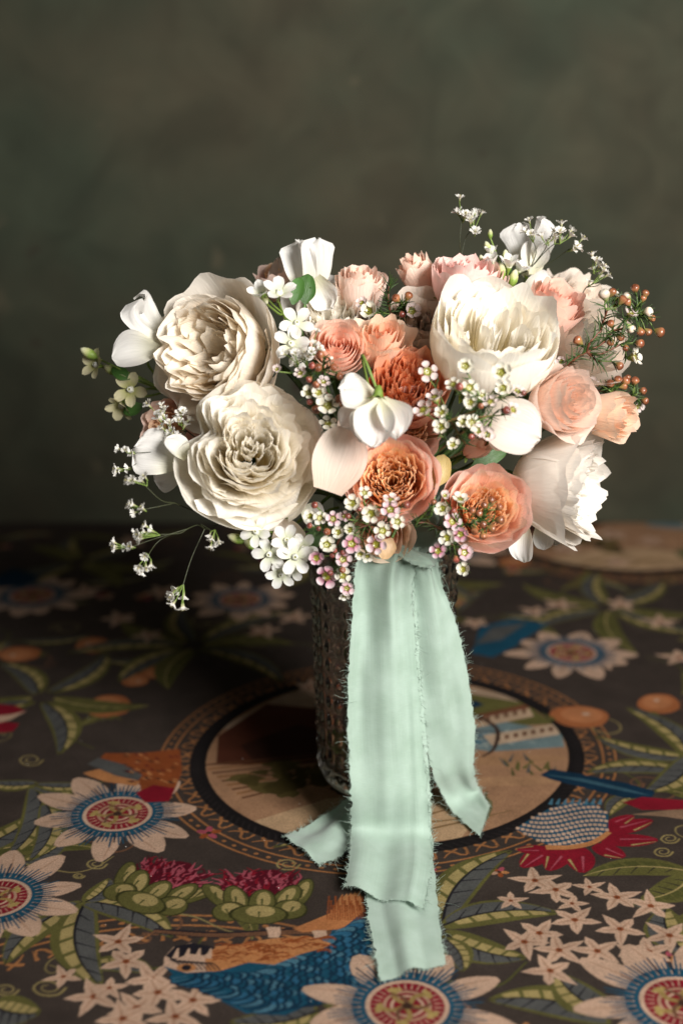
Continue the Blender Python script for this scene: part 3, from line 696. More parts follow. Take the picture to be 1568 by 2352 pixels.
# ---------------------------------------------------------------- vase
GATHER = Vector((0.0, -0.004, 0.205))
def build_vase():
    v = thing('vase', 'clear embossed glass vase with diamond relief standing on the printed medallion', 'vase')
    H = 0.186; nt, nz = 168, 96
    th = np.linspace(0, 2 * math.pi, nt + 1); zz = np.linspace(0, 1, nz + 1)
    T, Z = np.meshgrid(th, zz)
    R = 0.0462 + 0.0062 * Z - 0.0055 * np.clip(1 - Z / 0.05, 0, 1) ** 2
    k = 15
    d = np.maximum(0, np.cos(k * T + 40 * Z) * np.cos(k * T - 40 * Z)) ** 0.8
    fade = smooth01((Z - 0.03) / 0.05) * smooth01((0.96 - Z) / 0.03)
    Ro = R + 0.0026 * d * fade
    O = np.stack([Ro * np.cos(T), Ro * np.sin(T), Z * H + 0.0006], -1)
    Ri = R - 0.0034; Zi = 0.010 + Z * (H - 0.010)
    I = np.stack([Ri * np.cos(T), Ri * np.sin(T), Zi + 0.0006], -1)
    b = Bag(); n0 = (nt + 1)
    b.grid(O, (1, 1, 1)); b.grid(I[:, ::-1], (1, 1, 1))
    rim = np.stack([O[-1], (O[-1] + I[-1]) / 2 + np.array((0, 0, .0015)), I[-1]]); b.grid(rim, (1, 1, 1))
    foot = np.stack([O[0] * np.array((0.02, 0.02, 1)), O[0]]); b.grid(foot, (1, 1, 1))
    flo = np.stack([I[0], I[0] * np.array((0.02, 0.02, 1))]); b.grid(flo, (1, 1, 1))
    obj('glass_body', b.mesh('glass_body'), M_GLASS, v)
build_vase()

# ---------------------------------------------------------------- ribbon
rib = thing('ribbon', 'frayed mint green silk ribbon tied under the bouquet, tails trailing over the cloth', 'ribbon')
def tail(stations, nl, nw, folds, seed, pleat=0.0, flut=0.0016, name='tail'):
    L = curve_pts([s[0] for s in stations], nl); R = curve_pts([s[1] for s in stations], nl)
    w = np.linspace(0, 1, nw)[None, :, None]
    P = L[:, None] * (1 - w) + R[:, None] * w
    Tn = np.gradient(P, axis=0); Wn = np.gradient(P, axis=1); N = np.cross(Tn, Wn); N /= np.linalg.norm(N, axis=2)[:, :, None] + 1e-9
    if N[:, :, 1].mean() > 0: N = -N
    S = np.linspace(0, 1, nl)[:, None]; W = np.linspace(0, 1, nw)[None, :]
    D = np.zeros((nl, nw))
    for (wc, wd, s0, s1, amp) in folds:
        D += amp * np.exp(-((W - wc - 0.05 * np.sin(S * 7 + seed)) / wd) ** 2) * smooth01((S - s0 + .12) / .12) * smooth01((s1 - S) / .15)
    D += pleat * np.sin(W * 19 + 2) * np.clip(1 - S / 0.25, 0, 1) ** 1.5
    rg = np.random.RandomState(seed)
    D += flut * (np.sin(W * 6 + S * 2.5 + seed) + 0.7 * np.sin(W * 11 - S * 4 + seed * 2) * (.4 + S) + .18 * np.sin(W * 19 + 3 * np.sin(S * 4 + seed)) * np.sin(S * 6 + W * 3))
    D += 0.0016 * np.array([[noise.noise(Vector((a * 3.5, b * 3, seed))) for a in W[0]] for b in S[:, 0]])
    P = P + N * D[:, :, None]
    P[:, :, 2] = np.maximum(P[:, :, 2], 0.0016 + 0.0006 * (seed % 3))
    # slightly ragged selvedge
    for e, dirn in ((0, 1), (-1, -1)):
        j = rg.normal(0, 0.0005, nl)[:, None] * Wn[:, e] / (np.linalg.norm(Wn[:, e], axis=1)[:, None] + 1e-9)
        P[:, e] += j
    me = grid_mesh(name, P, np.ones_like(P)); o = obj(name, me, M_RIBBON, rib)
    # loose threads along both edges and the cut end
    b = Bag()
    def thread(p, out, along, ln):
        q = [p]
        d = out * 0.8 + along * rg.normal(0, .7) + rg.normal(0, .35, 3)
        for k in range(3):
            d = d + rg.normal(0, .35, 3); d /= np.linalg.norm(d) + 1e-9; q.append(q[-1] + d * ln / 3)
        q = np.array(q); q[:, 2] = np.maximum(q[:, 2], 0.0016)
        tube(b, q, 0.00013, 0.00007, (1, 1, 1), n=5, k=3)
    for e, sg in ((0, -1), (nw - 1, 1)):
        for k in range(int(nl * 4.2)):
            i = rg.uniform(0, nl - 1.01); i0 = int(i); f = i - i0
            p = P[i0, e] * (1 - f) + P[i0 + 1, e] * f
            out = sg * Wn[i0, e] / (np.linalg.norm(Wn[i0, e]) + 1e-9); al = Tn[i0, e] / (np.linalg.norm(Tn[i0, e]) + 1e-9)
            thread(p, out, al, abs(rg.normal(0.0016, 0.0012)) * (3.2 if rg.rand() < .07 else 1) * (.5 + 1.0 * abs(math.sin(i * .21 + seed))) + .0005)
    for k in range(nw * 5):
        j = rg.randint(0, nw); al = Wn[-1, j] / np.linalg.norm(Wn[-1, j]); thread(P[-1, j], Tn[-1, j] / np.linalg.norm(Tn[-1, j]), al, abs(rg.normal(.0016, .0008)) + .0004)
    t = obj('frayed_threads', b.mesh('frayed_threads'), M_RIBBON, o); t['kind'] = 'stuff'
A = at
def T_(px, py, z=0.002): return on_table(px, py, z)
# the tail that lies longest on the cloth, behind the front one
tail([(A(842, 1262, -.070), A(958, 1258, -.066)), (A(836, 1400, -.072), A(956, 1400, -.066)), (A(828, 1560, -.076), A(966, 1560, -.072)), (A(828, 1720, -.084), A(981, 1720, -.080)),
      (A(832, 1840, -.090), A(989, 1830, -.086)), (T_(836, 1935), T_(992, 1925)), (T_(842, 2060), T_(1003, 2055)), (T_(856, 2155), T_(1011, 2140)), (T_(873, 2254), T_(1023, 2213))],
     110, 24, [(.8, .10, .3, .95, .0012)], 3, name='under_tail')
tail([(A(822, 1268, -.082), A(962, 1256, -.074)), (A(815, 1330, -.084), A(948, 1340, -.078)), (A(808, 1440, -.086), A(950, 1450, -.080)), (A(799, 1560, -.089), A(960, 1570, -.085)), (A(799, 1700, -.096), A(970, 1710, -.092)),
      (A(806, 1820, -.104), A(982, 1830, -.100)), (T_(806, 1905, .012), T_(987, 1915, .010)), (T_(803, 1970, .008), T_(990, 1985, .008)), (T_(791, 2038, .0065), T_(972, 2084, .0065))],
     110, 28, [(.28, .16, .0, .40, -.0060), (.62, .12, .0, .6, .0050), (.12, .12, .15, .7, -.003), (.86, .05, .45, 1.1, .0018), (.45, .10, .35, .8, .0022)], 5, pleat=.0024, flut=.0010, name='front_tail')
tail([(A(925, 1256, -.074), A(1000, 1284, -.062)), (A(940, 1330, -.074), A(1016, 1350, -.062)), (A(946, 1430, -.074), A(1050, 1440, -.058)), (A(958, 1560, -.072), A(1074, 1555, -.056)), (A(972, 1680, -.068), A(1091, 1670, -.054)),
      (A(992, 1770, -.066), A(1088, 1770, -.050)), (T_(1030, 1850, .006), T_(1100, 1812, .004)), (T_(1102, 1922), T_(1124, 1852))],
     90, 22, [(.15, .14, .0, .55, -.006), (.5, .18, .05, .7, .0040)], 7, pleat=.0020, flut=.0011, name='side_tail')
tail([(T_(806, 1828, .010), T_(822, 1888, .004)), (T_(775, 1850, .009), T_(806, 1930, .004)), (T_(730, 1880, .005), T_(785, 1965, .003)), (T_(690, 1905), T_(745, 1980)), (T_(650, 1920), T_(735, 1986))],
     40, 20, [(.5, .3, .0, 1.1, .002)], 9, flut=.0008, name='back_tail')
# the turns of ribbon round the stems
def wraps():
    b = Bag(); th = np.linspace(0, 2 * math.pi, 61); rg = np.random.RandomState(2)
    for k, (z0, z1, r) in enumerate(((.196, .222, .034), (.190, .212, .0365), (.204, .224, .036))):
        G_ = np.zeros((9, 61, 3)); 
        for i, f in enumerate(np.linspace(0, 1, 9)):
            rr = r + .0012 * np.sin(th * 5 + i * .8 + k) + .001 * math.sin(f * 9); G_[i] = np.stack([rr * np.cos(th), rr * np.sin(th) - .012, z0 + (z1 - z0) * f + .002 * np.sin(th * 2 + k)], 1)
        b.grid(G_, (1, 1, 1))
    obj('wrap', b.mesh('wrap'), M_RIBBON, rib)
    # a small pleated loop over the knot
    tail([(A(905, 1262, -.078), A(925, 1250, -.072)), (A(930, 1285, -.086), A(975, 1268, -.074)), (A(965, 1300, -.083), A(1003, 1280, -.066)), (A(990, 1305, -.074), A(1004, 1290, -.060))], 30, 12, [(.5, .2, 0, 1, .002)], 4, flut=.0006, name='knot_loop')
wraps()
# ---------------------------------------------------------------- flower parts
WHITE = srgb(251, 247, 238); WBASE = srgb(251, 240, 208); BLUSH = srgb(245, 234, 222); BLUSHB = srgb(242, 224, 202)
PEACH = srgb(240, 186, 158); PEACHL = srgb(246, 208, 186); ORANGE = srgb(222, 128, 72); DORANGE = srgb(190, 84, 44)
STEMG = srgb(78, 104, 48); STEMD = srgb(52, 74, 38); LEAFG = srgb(62, 98, 42); LIME = srgb(140, 168, 74)
TWIG = srgb(98, 62, 44); BUDB = srgb(168, 98, 58); NEEDLE = srgb(64, 88, 42)

def cup_petal(ph, wid, r0, R, H, rng, z0=0.0, belly=1.12, reflex=0.0, tip=0.22, ruf=0.04, side=0.0, nu=8, nv=8, c0=WBASE, c1=WHITE, cx=0.0, cy=0.0, lobe=None, crum=0.0, point=0.0, k=None):
    u = np.linspace(-1, 1, nu + 1); v = np.linspace(0, 1, nv + 1); U, V = np.meshgrid(u, v)
    a, b, c = rng.uniform(0, 6.28, 3); k = k or rng.uniform(1.6, 3.0)
    t = V * (1 - tip * abs(U) ** 2.4 * V + point * np.exp(-(U / .22) ** 2) * V ** 3) + (0.022 * np.sin(3.3 * U * k + a) + 0.014 * np.sin(8.1 * U + b)) * V ** 4 * (1 + ruf * 6)
    phi = ph + U * wid / 2 * (0.5 + 0.5 * np.sqrt(V))
    r = (1 - t) ** 2 * r0 + 2 * t * (1 - t) * R * belly + t * t * R
    z = (1 - t) ** 2 * z0 + 2 * t * (1 - t) * (z0 + 0.16 * (H - z0)) + t * t * H
    tt = np.clip((t - 0.55) / 0.45, 0, 1.3)
    r = r + reflex * R * tt ** 2; z = z - abs(reflex) * 0.35 * R * tt ** 3
    r = r + side * R * abs(U) ** 2.5 * V
    wv = np.sin(U * k * 1.9 + a) * .6 + np.sin(U * k * 3.7 + b) * .4
    r = r + ruf * R * V ** 2 * wv; z = z + ruf * .35 * R * V ** 2 * np.sin(U * k * 2.6 + c)
    if lobe is not None: r = r * lobe(phi)
    P = np.stack([cx + r * np.cos(phi), cy + r * np.sin(phi), z], -1)
    if crum > 0: P = crumple(P, crum, 1.0 / (0.28 * max(R, .006)), rng.uniform(0, 99), V ** 1.5)
    s = smooth01((V - 0.1) / 0.75)[..., None]
    return grid_mesh('petal', P, c0 * (1 - s) + c1 * s)

def free_petal(L, W, rng, bend=0.3, cup=0.4, ruf=0.06, vm=0.62, notch=0.0, base=0.16, nu=10, nv=10, c0=WBASE, c1=WHITE, curl_=0.0, fold=0.0, k=2.4, wave=0.0, nw=.25):
    u = np.linspace(-1, 1, nu + 1); v = np.linspace(0, 1, nv + 1); U, V = np.meshgrid(u, v)
    a, b, c = rng.uniform(0, 6.28, 3)
    h = np.where(V < vm, base + (1 - base) * np.sin(math.pi / 2 * V / vm) ** 1.2, np.sqrt(np.maximum(0, 1 - ((V - vm) / (1.001 - vm)) ** 2.3)))
    h = np.maximum(h, 0.02)
    h = h * (1 + ruf * .8 * np.sin(V * 9 + a + 2 * np.sign(U)) * V)
    x = U * h * W / 2
    s = V * (1 - notch * np.exp(-(U / nw) ** 2) * V ** 4) * L
    th = bend * V + curl_ * np.clip(V - .7, 0, 1) ** 2 * 8
    dz = np.cos(th); dy = np.sin(th)
    z = np.cumsum(dz, 0) / (nv + 1); y = np.cumsum(dy, 0) / (nv + 1)
    z = (z - z[0]) * s / np.maximum(V, 1e-6); y = (y - y[0]) * s / np.maximum(V, 1e-6)
    z[0] = 0; y[0] = 0
    y = y - cup * (x * x) / W * 2 - fold * abs(x)
    edge = np.clip(np.maximum(abs(U) ** 2 * h, (V - .5) * 2), 0, 1) * V
    y = y + ruf * W * edge * (np.sin(U * k * 2 + V * 3 + a) * .6 + np.sin(U * k * 4 + V * 7 + b) * .5)
    y = y + wave * W * V ** 1.2 * (np.sin(U * k * 1.5 + b) * .7 + np.sin(U * k * .8 + V * 5 + c) * .5)
    z = z + ruf * .3 * W * edge * np.sin(U * k * 3.1 + c)
    P = np.stack([x, y, z], -1); t = smooth01(V / .7)[..., None]
    return grid_mesh('petal', P, c0 * (1 - t) + c1 * t)

def add_stem(parent, base_w, axis, r=0.0016, col=STEMG, rng=None, name='stem', depth=0.02, back=0.035):
    """stalk from the bloom down through the tie into the vase (world space, then into the parent's frame)"""
    rng = rng or np.random.RandomState(int(abs(base_w.x * 9e4 + base_w.z * 7e4)) % 9999)
    a, q = rng.uniform(0, 6.28), rng.uniform(0, .022); g = GATHER + Vector((q * math.cos(a), q * math.sin(a), 0))
    e = Vector((-2.0 * base_w.x * .07 + .022 * math.cos(a + 2.6), .02 * math.sin(a + 2.6) - .2 * base_w.y, rng.uniform(.013, .02)))
    rr = math.hypot(e.x, e.y)
    if rr > .034: e.x *= .034 / rr; e.y *= .034 / rr
    m1 = base_w - axis * back
    m2 = m1 * .45 + (g + Vector((m1.x * .25, m1.y * .2, .03))) * .55
    inv = parent.matrix_world.inverted()
    b = Bag(); tube(b, [inv @ p for p in (base_w, m1, m2, g, g * .4 + e * .6 + Vector((0, 0, .02)), e)], r, r * 1.15, col, STEMD, n=26, k=7)
    return obj(name, b.mesh(name), M_STEM, parent)

def sepals(parent, R, rng, n=5, L=None, droop=0.3, col=LEAFG):
    L = L or R * .8
    for i in range(n):
        me = free_petal(L, L * .32, rng, bend=rng.uniform(.2, .9), cup=.5, ruf=.05, vm=.3, base=.6, nu=4, nv=6, c0=col, c1=LIME * .8)
        a = i * 6.283 / n + rng.uniform(-.2, .2)
        m = Matrix.Rotation(a, 4, 'Z') @ Matrix.Translation((0, R * .12, 0.001)) @ Matrix.Rotation(-droop - .9, 4, 'X')
        obj('sepal', me, M_LEAF, parent, m)
def hip(parent, R, col=LEAFG):
    b = Bag(); lathe(b, [(.02 * R, -.42 * R), (.13 * R, -.36 * R), (.2 * R, -.2 * R), (.18 * R, -.04 * R), (.16 * R, .03 * R)], [col] * 5, 10); obj('calyx', b.mesh('calyx'), M_STEM, parent)

def begin_bloom(name, label, cat, px, py, Y, axis, H, roll=0.0, group=None, k=0.5):
    ax = camvec(*axis); c = at(px, py, Y); base = c - ax * (H * k)
    t = thing(name, label, cat, axis_matrix(base, ax, roll), group)
    bpy.context.view_layer.update()
    return t, base, ax

def garden_rose(label, px, py, Y, axis, R, H, seed, roll=0.0, outer=(WBASE, WHITE), inner=(WBASE, WHITE), guards=6, rings=3, centre='quartered', lobe=None, reflex=0.18, quarters=4, open_=0.60, dens=1.0, group='garden roses in the bouquet', cat='rose', ruf=.035, hin=0.9, dome=0.0, flare=.06, gw=1.9, nests=(5, 7)):
    rng = np.random.RandomState(seed)
    t, base, ax = begin_bloom('garden_rose', label, cat, px, py, Y, axis, H, roll, group)
    M = M_PETAL
    c0, c1 = outer; i0, i1 = inner
    for i in range(guards):           # wide outer petals
        ph = i * 6.283 / guards + rng.uniform(-.2, .2)
        obj('petal', cup_petal(ph, gw * rng.uniform(.92, 1.1), R * .12, R * rng.uniform(.94, 1.04), H * rng.uniform(.82, .94) * (1 - dome), rng, belly=1.08, reflex=reflex * rng.uniform(.6, 1.5), ruf=.03, tip=.16, side=.02, nu=16, nv=14, c0=c0, c1=c1, lobe=lobe, crum=R * .02), M, t)
    N = int(rings * 7 * dens)
    for j in range(N):                # overlapping petals spiralling inward
        f = j / max(1, N - 1); rho = min(1.02, (1.0 - f * (1.0 - open_ * 1.0)) * rng.uniform(.95, 1.05)); fl = flare * (1 - .4 * f)
        Rr = R * rho / (1 + fl * .9) * .97
        hh = H * (1 - (1 - hin) * f) * (1 - dome * rho ** 2) / (1 - dome * open_ ** 2 * f) * rng.uniform(.92, 1.05)
        obj('petal', cup_petal(j * 2.39996 + rng.uniform(-.3, .3), rng.uniform(1.05, 1.75), R * .10, Rr, hh, rng, belly=rng.uniform(.95, 1.06), reflex=fl * rng.uniform(.2, 1.9), ruf=ruf * rng.uniform(.7, 2.2), tip=rng.uniform(.10, .24), nu=12, nv=10,
            c0=c0 * (1 - f) + i0 * f, c1=c1 * (1 - f) + i1 * f, lobe=lobe, crum=R * .028, z0=H * .05, side=rng.uniform(-.03, .03)), M, t)
    hc = H * hin
    if centre == 'quartered':
        a0 = rng.uniform(0, 6)
        for g in range(quarters):
            th = a0 + g * 6.283 / quarters + rng.uniform(-.2, .2); d = R * open_ * rng.uniform(.40, .48)
            cx, cy = d * math.cos(th), d * math.sin(th); nest = rng.randint(*nests)
            for j in range(nest):
                rj = R * open_ * (.56 - .085 * j) * rng.uniform(.92, 1.08); jit = rng.uniform(-.25, .25)
                for sd in (-1, 1):
                    obj('petal', cup_petal(th + jit + sd * .75, rng.uniform(1.7, 2.1), rj * .55, rj, hc * rng.uniform(.88, 1.0) * (1 - .025 * j), rng, z0=H * .18, belly=.98, reflex=rng.uniform(-.05, .2), ruf=.05, tip=.12, nu=9, nv=8, c0=i0, c1=i1,
                        cx=cx * (1 - .03 * j), cy=cy * (1 - .03 * j), crum=R * .018), M, t)
        for j in range(14):           # short curled petals in the eye
            th = rng.uniform(0, 6.28); d = R * rng.uniform(0, .16)
            obj('petal', cup_petal(rng.uniform(0, 6.28), rng.uniform(1.6, 2.6), R * .05, R * rng.uniform(.06, .12), hc * rng.uniform(.80, .95), rng, z0=H * .3, ruf=.16, tip=.2, nu=6, nv=6, c0=i0, c1=i1, cx=d * math.cos(th), cy=d * math.sin(th), crum=R * .022, reflex=.3), M, t)
    elif centre == 'ruffled':         # tightly crumpled petals fanning from the eye
        n = int(64 * dens)
        for j in range(n):
            th = j * 2.39996; rho = math.sqrt((j + .5) / n) * open_ * .96
            Rr = R * max(.05, rho)
            wob = rng.uniform(-.8, .8)
            d = R * rho; rj = R * rng.uniform(.10, .18)
            obj('petal', cup_petal(th + wob, rng.uniform(1.5, 2.6), rj * .5, rj, hc * (.74 + .26 * rho / open_) * rng.uniform(.92, 1.06), rng, z0=H * .25, belly=1.0, reflex=rng.uniform(-.1, .35), ruf=.15, tip=.14, nu=8, nv=6,
                c0=i0, c1=i1 * (1 - .5 * rho / open_) + (i1 * .5 + c1 * .5) * (.5 * rho / open_), cx=(d - rj) * math.cos(th), cy=(d - rj) * math.sin(th), crum=R * .05), M, t)
    elif centre == 'open':            # loose, shaggy heart around stamens
        n = int(38 * dens)
        for j in range(n):
            th = j * 2.39996; rho = .12 + .88 * math.sqrt((j + .5) / n)
            d = R * open_ * rho; rj = R * rng.uniform(.20, .30)
            obj('petal', cup_petal(th + rng.uniform(-.5, .5), rng.uniform(1.2, 1.9), rj * .3, rj, hc * (.70 + .26 * rho) * rng.uniform(.85, 1.1), rng, z0=H * .15, reflex=rng.uniform(.0, .5), ruf=.10, tip=.25, point=.06, nu=8, nv=7, c0=i0, c1=i1, cx=(d - rj) * math.cos(th), cy=(d - rj) * math.sin(th), crum=R * .025), M, t)
    hip(t, R); sepals(t, R, rng, L=R * .75)
    add_stem(t, base - ax * (R * .3), ax, .0021, rng=rng)
    return t

def spray_rose(label, px, py, Y, axis, R, H, seed, n=22, c_out=(PEACHL, PEACH), c_in=(PEACH, ORANGE), roll=0.0, flare=.30, tightness=1.0, group='peach spray roses in the bouquet', ruf=.04, sep=True, name='spray_rose'):
    rng = np.random.RandomState(seed)
    t, base, ax = begin_bloom(name, label, 'rose', px, py, Y, axis, H, roll, group)
    for i in range(n):
        f = i / (n - 1); rho = (1 - f) ** (1.0 * tightness) * .92 + .08
        ph = i * 2.39996 + rng.uniform(-.15, .15)
        hh = H * (.74 + .26 * math.sin(math.pi * min(1, f * .62 + .18))) * rng.uniform(.96, 1.03)
        c0 = c_out[0] * (1 - f) + c_in[0] * f; c1 = c_out[1] * (1 - f) + c_in[1] * f
        big = f < .35
        obj('petal', cup_petal(ph, 2.15 + 1.2 * f, R * .12, R * rho, hh, rng, belly=1.22 - .2 * f, reflex=flare * (1 - f) ** 2 * rng.uniform(.5, 1.5) + .03, ruf=ruf * rng.uniform(.6, 1.6), tip=.13, point=.015, side=-.02 * (1 - f), nu=12 if big else 9, nv=10 if big else 8, c0=c0, c1=c1, crum=R * .025), M_PETAL, t)
    hip(t, R * 1.1)
    if sep: sepals(t, R, rng, L=R * 1.0, droop=.1)
    add_stem(t, base - ax * (R * .3), ax, .0015, rng=rng)
    return t

def sweet_pea(label, px, py, Y, petals, seed, calyx=None, stem_axis=(0, -.6, -.8), c0=srgb(226, 224, 196), c1=srgb(235, 233, 229), group='white sweet pea blooms'):
    """petals: (px, py, Y, angle, tilt, yaw, length px, width px, kwargs) measured at the petal's base"""
    rng = np.random.RandomState(seed)
    ax = camvec(*[-q for q in stem_axis]); pos = at(px, py, Y)
    t = thing('sweet_pea', label, 'sweet pea', Matrix.Translation(pos), group); bpy.context.view_layer.update()
    inv = t.matrix_world.inverted()
    for (qx, qy, qY, ang, tilt, yaw, L, W, kw) in petals:
        k = mpp(qY); a = dict(c0=c0, c1=c1, nu=16, nv=16); a.update(kw)
        me = free_petal(L * k, W * k, rng, **a)
        obj('petal', me, M_THIN, t, inv @ petal_matrix(at(qx, qy, qY), ang, tilt, yaw))
    if calyx:
        cxp, cyp, cY, ca, ct = calyx; k = mpp(cY); b = Bag()
        lathe(b, [(2 * k, -18 * k), (7 * k, -14 * k), (11 * k, -2 * k), (13 * k, 8 * k)], [LIME * .7] * 4, 10)
        m = inv @ petal_matrix(at(cxp, cyp, cY), ca, ct)
        cal = obj('calyx', b.mesh('calyx'), M_LEAF, t, m)
        for i in range(5):
            me = free_petal(22 * k, 9 * k, rng, bend=.9, cup=.3, vm=.25, base=.7, nu=4, nv=6, c0=LIME * .75, c1=LIME)
            obj('calyx_tooth', me, M_LEAF, cal, Matrix.Rotation(i * 1.2566, 4, 'Z') @ Matrix.Translation((0, 11 * k, 5 * k)) @ Matrix.Rotation(-.5, 4, 'X'))
    add_stem(t, pos, ax, .0009, LIME * .6, rng=rng, back=.03)
    return t

# ---- small repeated flowers share their meshes
_r0 = np.random.RandomState(77)
def wax_petal_mesh(c_in, c_out, seed):
    rng = np.random.RandomState(seed)
    n = 6; th = np.linspace(0, 2 * math.pi, 13); rr = np.linspace(0, 1, 5)
    T, R = np.meshgrid(th, rr)
    x = R * np.cos(T) * .61 * (1 + .1 * np.sin(T)); y = R * np.sin(T) * .50 + .5; z = .22 * R ** 2 + .04 * R * np.sin(3 * T + rng.uniform(0, 6)) 
    P = np.stack([x, y, z], -1); f = np.clip(y, 0, 1)[..., None]
    return grid_mesh('petal', P, c_in * (1 - f) + c_out * f)
WAXC = [(srgb(226, 222, 200), srgb(240, 238, 230)), (srgb(218, 168, 182), srgb(243, 239, 236)), (srgb(196, 112, 142), srgb(241, 228, 230)), (srgb(222, 200, 196), srgb(236, 226, 222))]
WAXP = [[wax_petal_mesh(a, b, 10 * i + j) for j in range(3)] for i, (a, b) in enumerate(WAXC)]
def wax_cup_mesh(ci):
    b = Bag(); rim = srgb(126, 118, 58) if ci in (0, 3) else srgb(140, 92, 66); inn = srgb(128, 126, 40)
    lathe(b, [(.10, -1.0), (.26, -.86), (.46, -.42), (.60, -.05), (.60, .04), (.52, .02), (.38, -.16), (.14, -.20), (.0, -.14)],
          [LIME * .5, LIME * .6, LIME * .7, srgb(190, 170, 120), rim, rim * .6, inn, inn * 1.1, srgb(110, 96, 30)], 14)
    return b.mesh('cup')
WAXCUP = [wax_cup_mesh(i) for i in range(4)]
def wax_stamen_mesh():
    b = Bag()
    for i in range(10):
        a = i * .6283; c, s = math.cos(a), math.sin(a)
        tube(b, [(.54 * c, .54 * s, 0), (.52 * c, .52 * s, .12), (.42 * c, .42 * s, .2)], .022, .016, srgb(220, 210, 180), n=4, k=4)
        x, y, z = .40 * c, .40 * s, .21; r = .055
        b.add([(x, y, z + r), (x + r, y, z), (x, y + r, z), (x - r, y, z), (x, y - r, z), (x, y, z - r)], [(0, 1, 2), (0, 2, 3), (0, 3, 4), (0, 4, 1), (5, 2, 1), (5, 3, 2), (5, 4, 3), (5, 1, 4)], srgb(104, 70, 40))
    tube(b, [(0, 0, -.1), (0, 0, .25)], .04, .03, srgb(150, 150, 60), n=3, k=5)
    return b.mesh('stamens')
WAXST = wax_stamen_mesh()
def bud_mesh(c_top, c_mid, c_low):
    b = Bag(); lathe(b, [(.10, -1.25), (.30, -1.05), (.62, -.55), (.86, -.1), (.90, .22), (.72, .55), (.42, .74), (.30, .80), (.16, .72), (0, .70)],
        [c_low, c_low, c_low * .6 + c_mid * .4, c_mid, c_mid, c_top, c_top * .8, c_top * 1.1, c_top * .7, c_top * .5], 12, wob=lambda t: .05 * np.cos(5 * t)); return b.mesh('bud')
BUDS = [bud_mesh(srgb(122, 70, 46), srgb(150, 98, 66), srgb(126, 112, 60)), bud_mesh(srgb(118, 58, 50), srgb(148, 84, 68), srgb(130, 104, 62)), bud_mesh(srgb(226, 214, 196), srgb(210, 190, 170), LIME * .8)]

def needles(bag, P, rng, L=.008, dens=1.0, col=NEEDLE):
    P = np.asarray(P); n = int(len(P) * 1.2 * dens)
    for i in range(n):
        j = rng.randint(1, len(P) - 1); t = P[j + 1] - P[j - 1]; t /= np.linalg.norm(t) + 1e-9
        d = rng.normal(0, 1, 3); d -= t * d.dot(t); d /= np.linalg.norm(d) + 1e-9
        d = d * .75 + t * .65; l = L * rng.uniform(.6, 1.3); q = P[j] + d * l
        m = P[j] + d * l * .5 + t * l * .06
        tube(bag, [P[j], m, q], .00055, .00015, col * rng.uniform(.7, 1.2), col * rng.uniform(.9, 1.4), n=4, k=4)

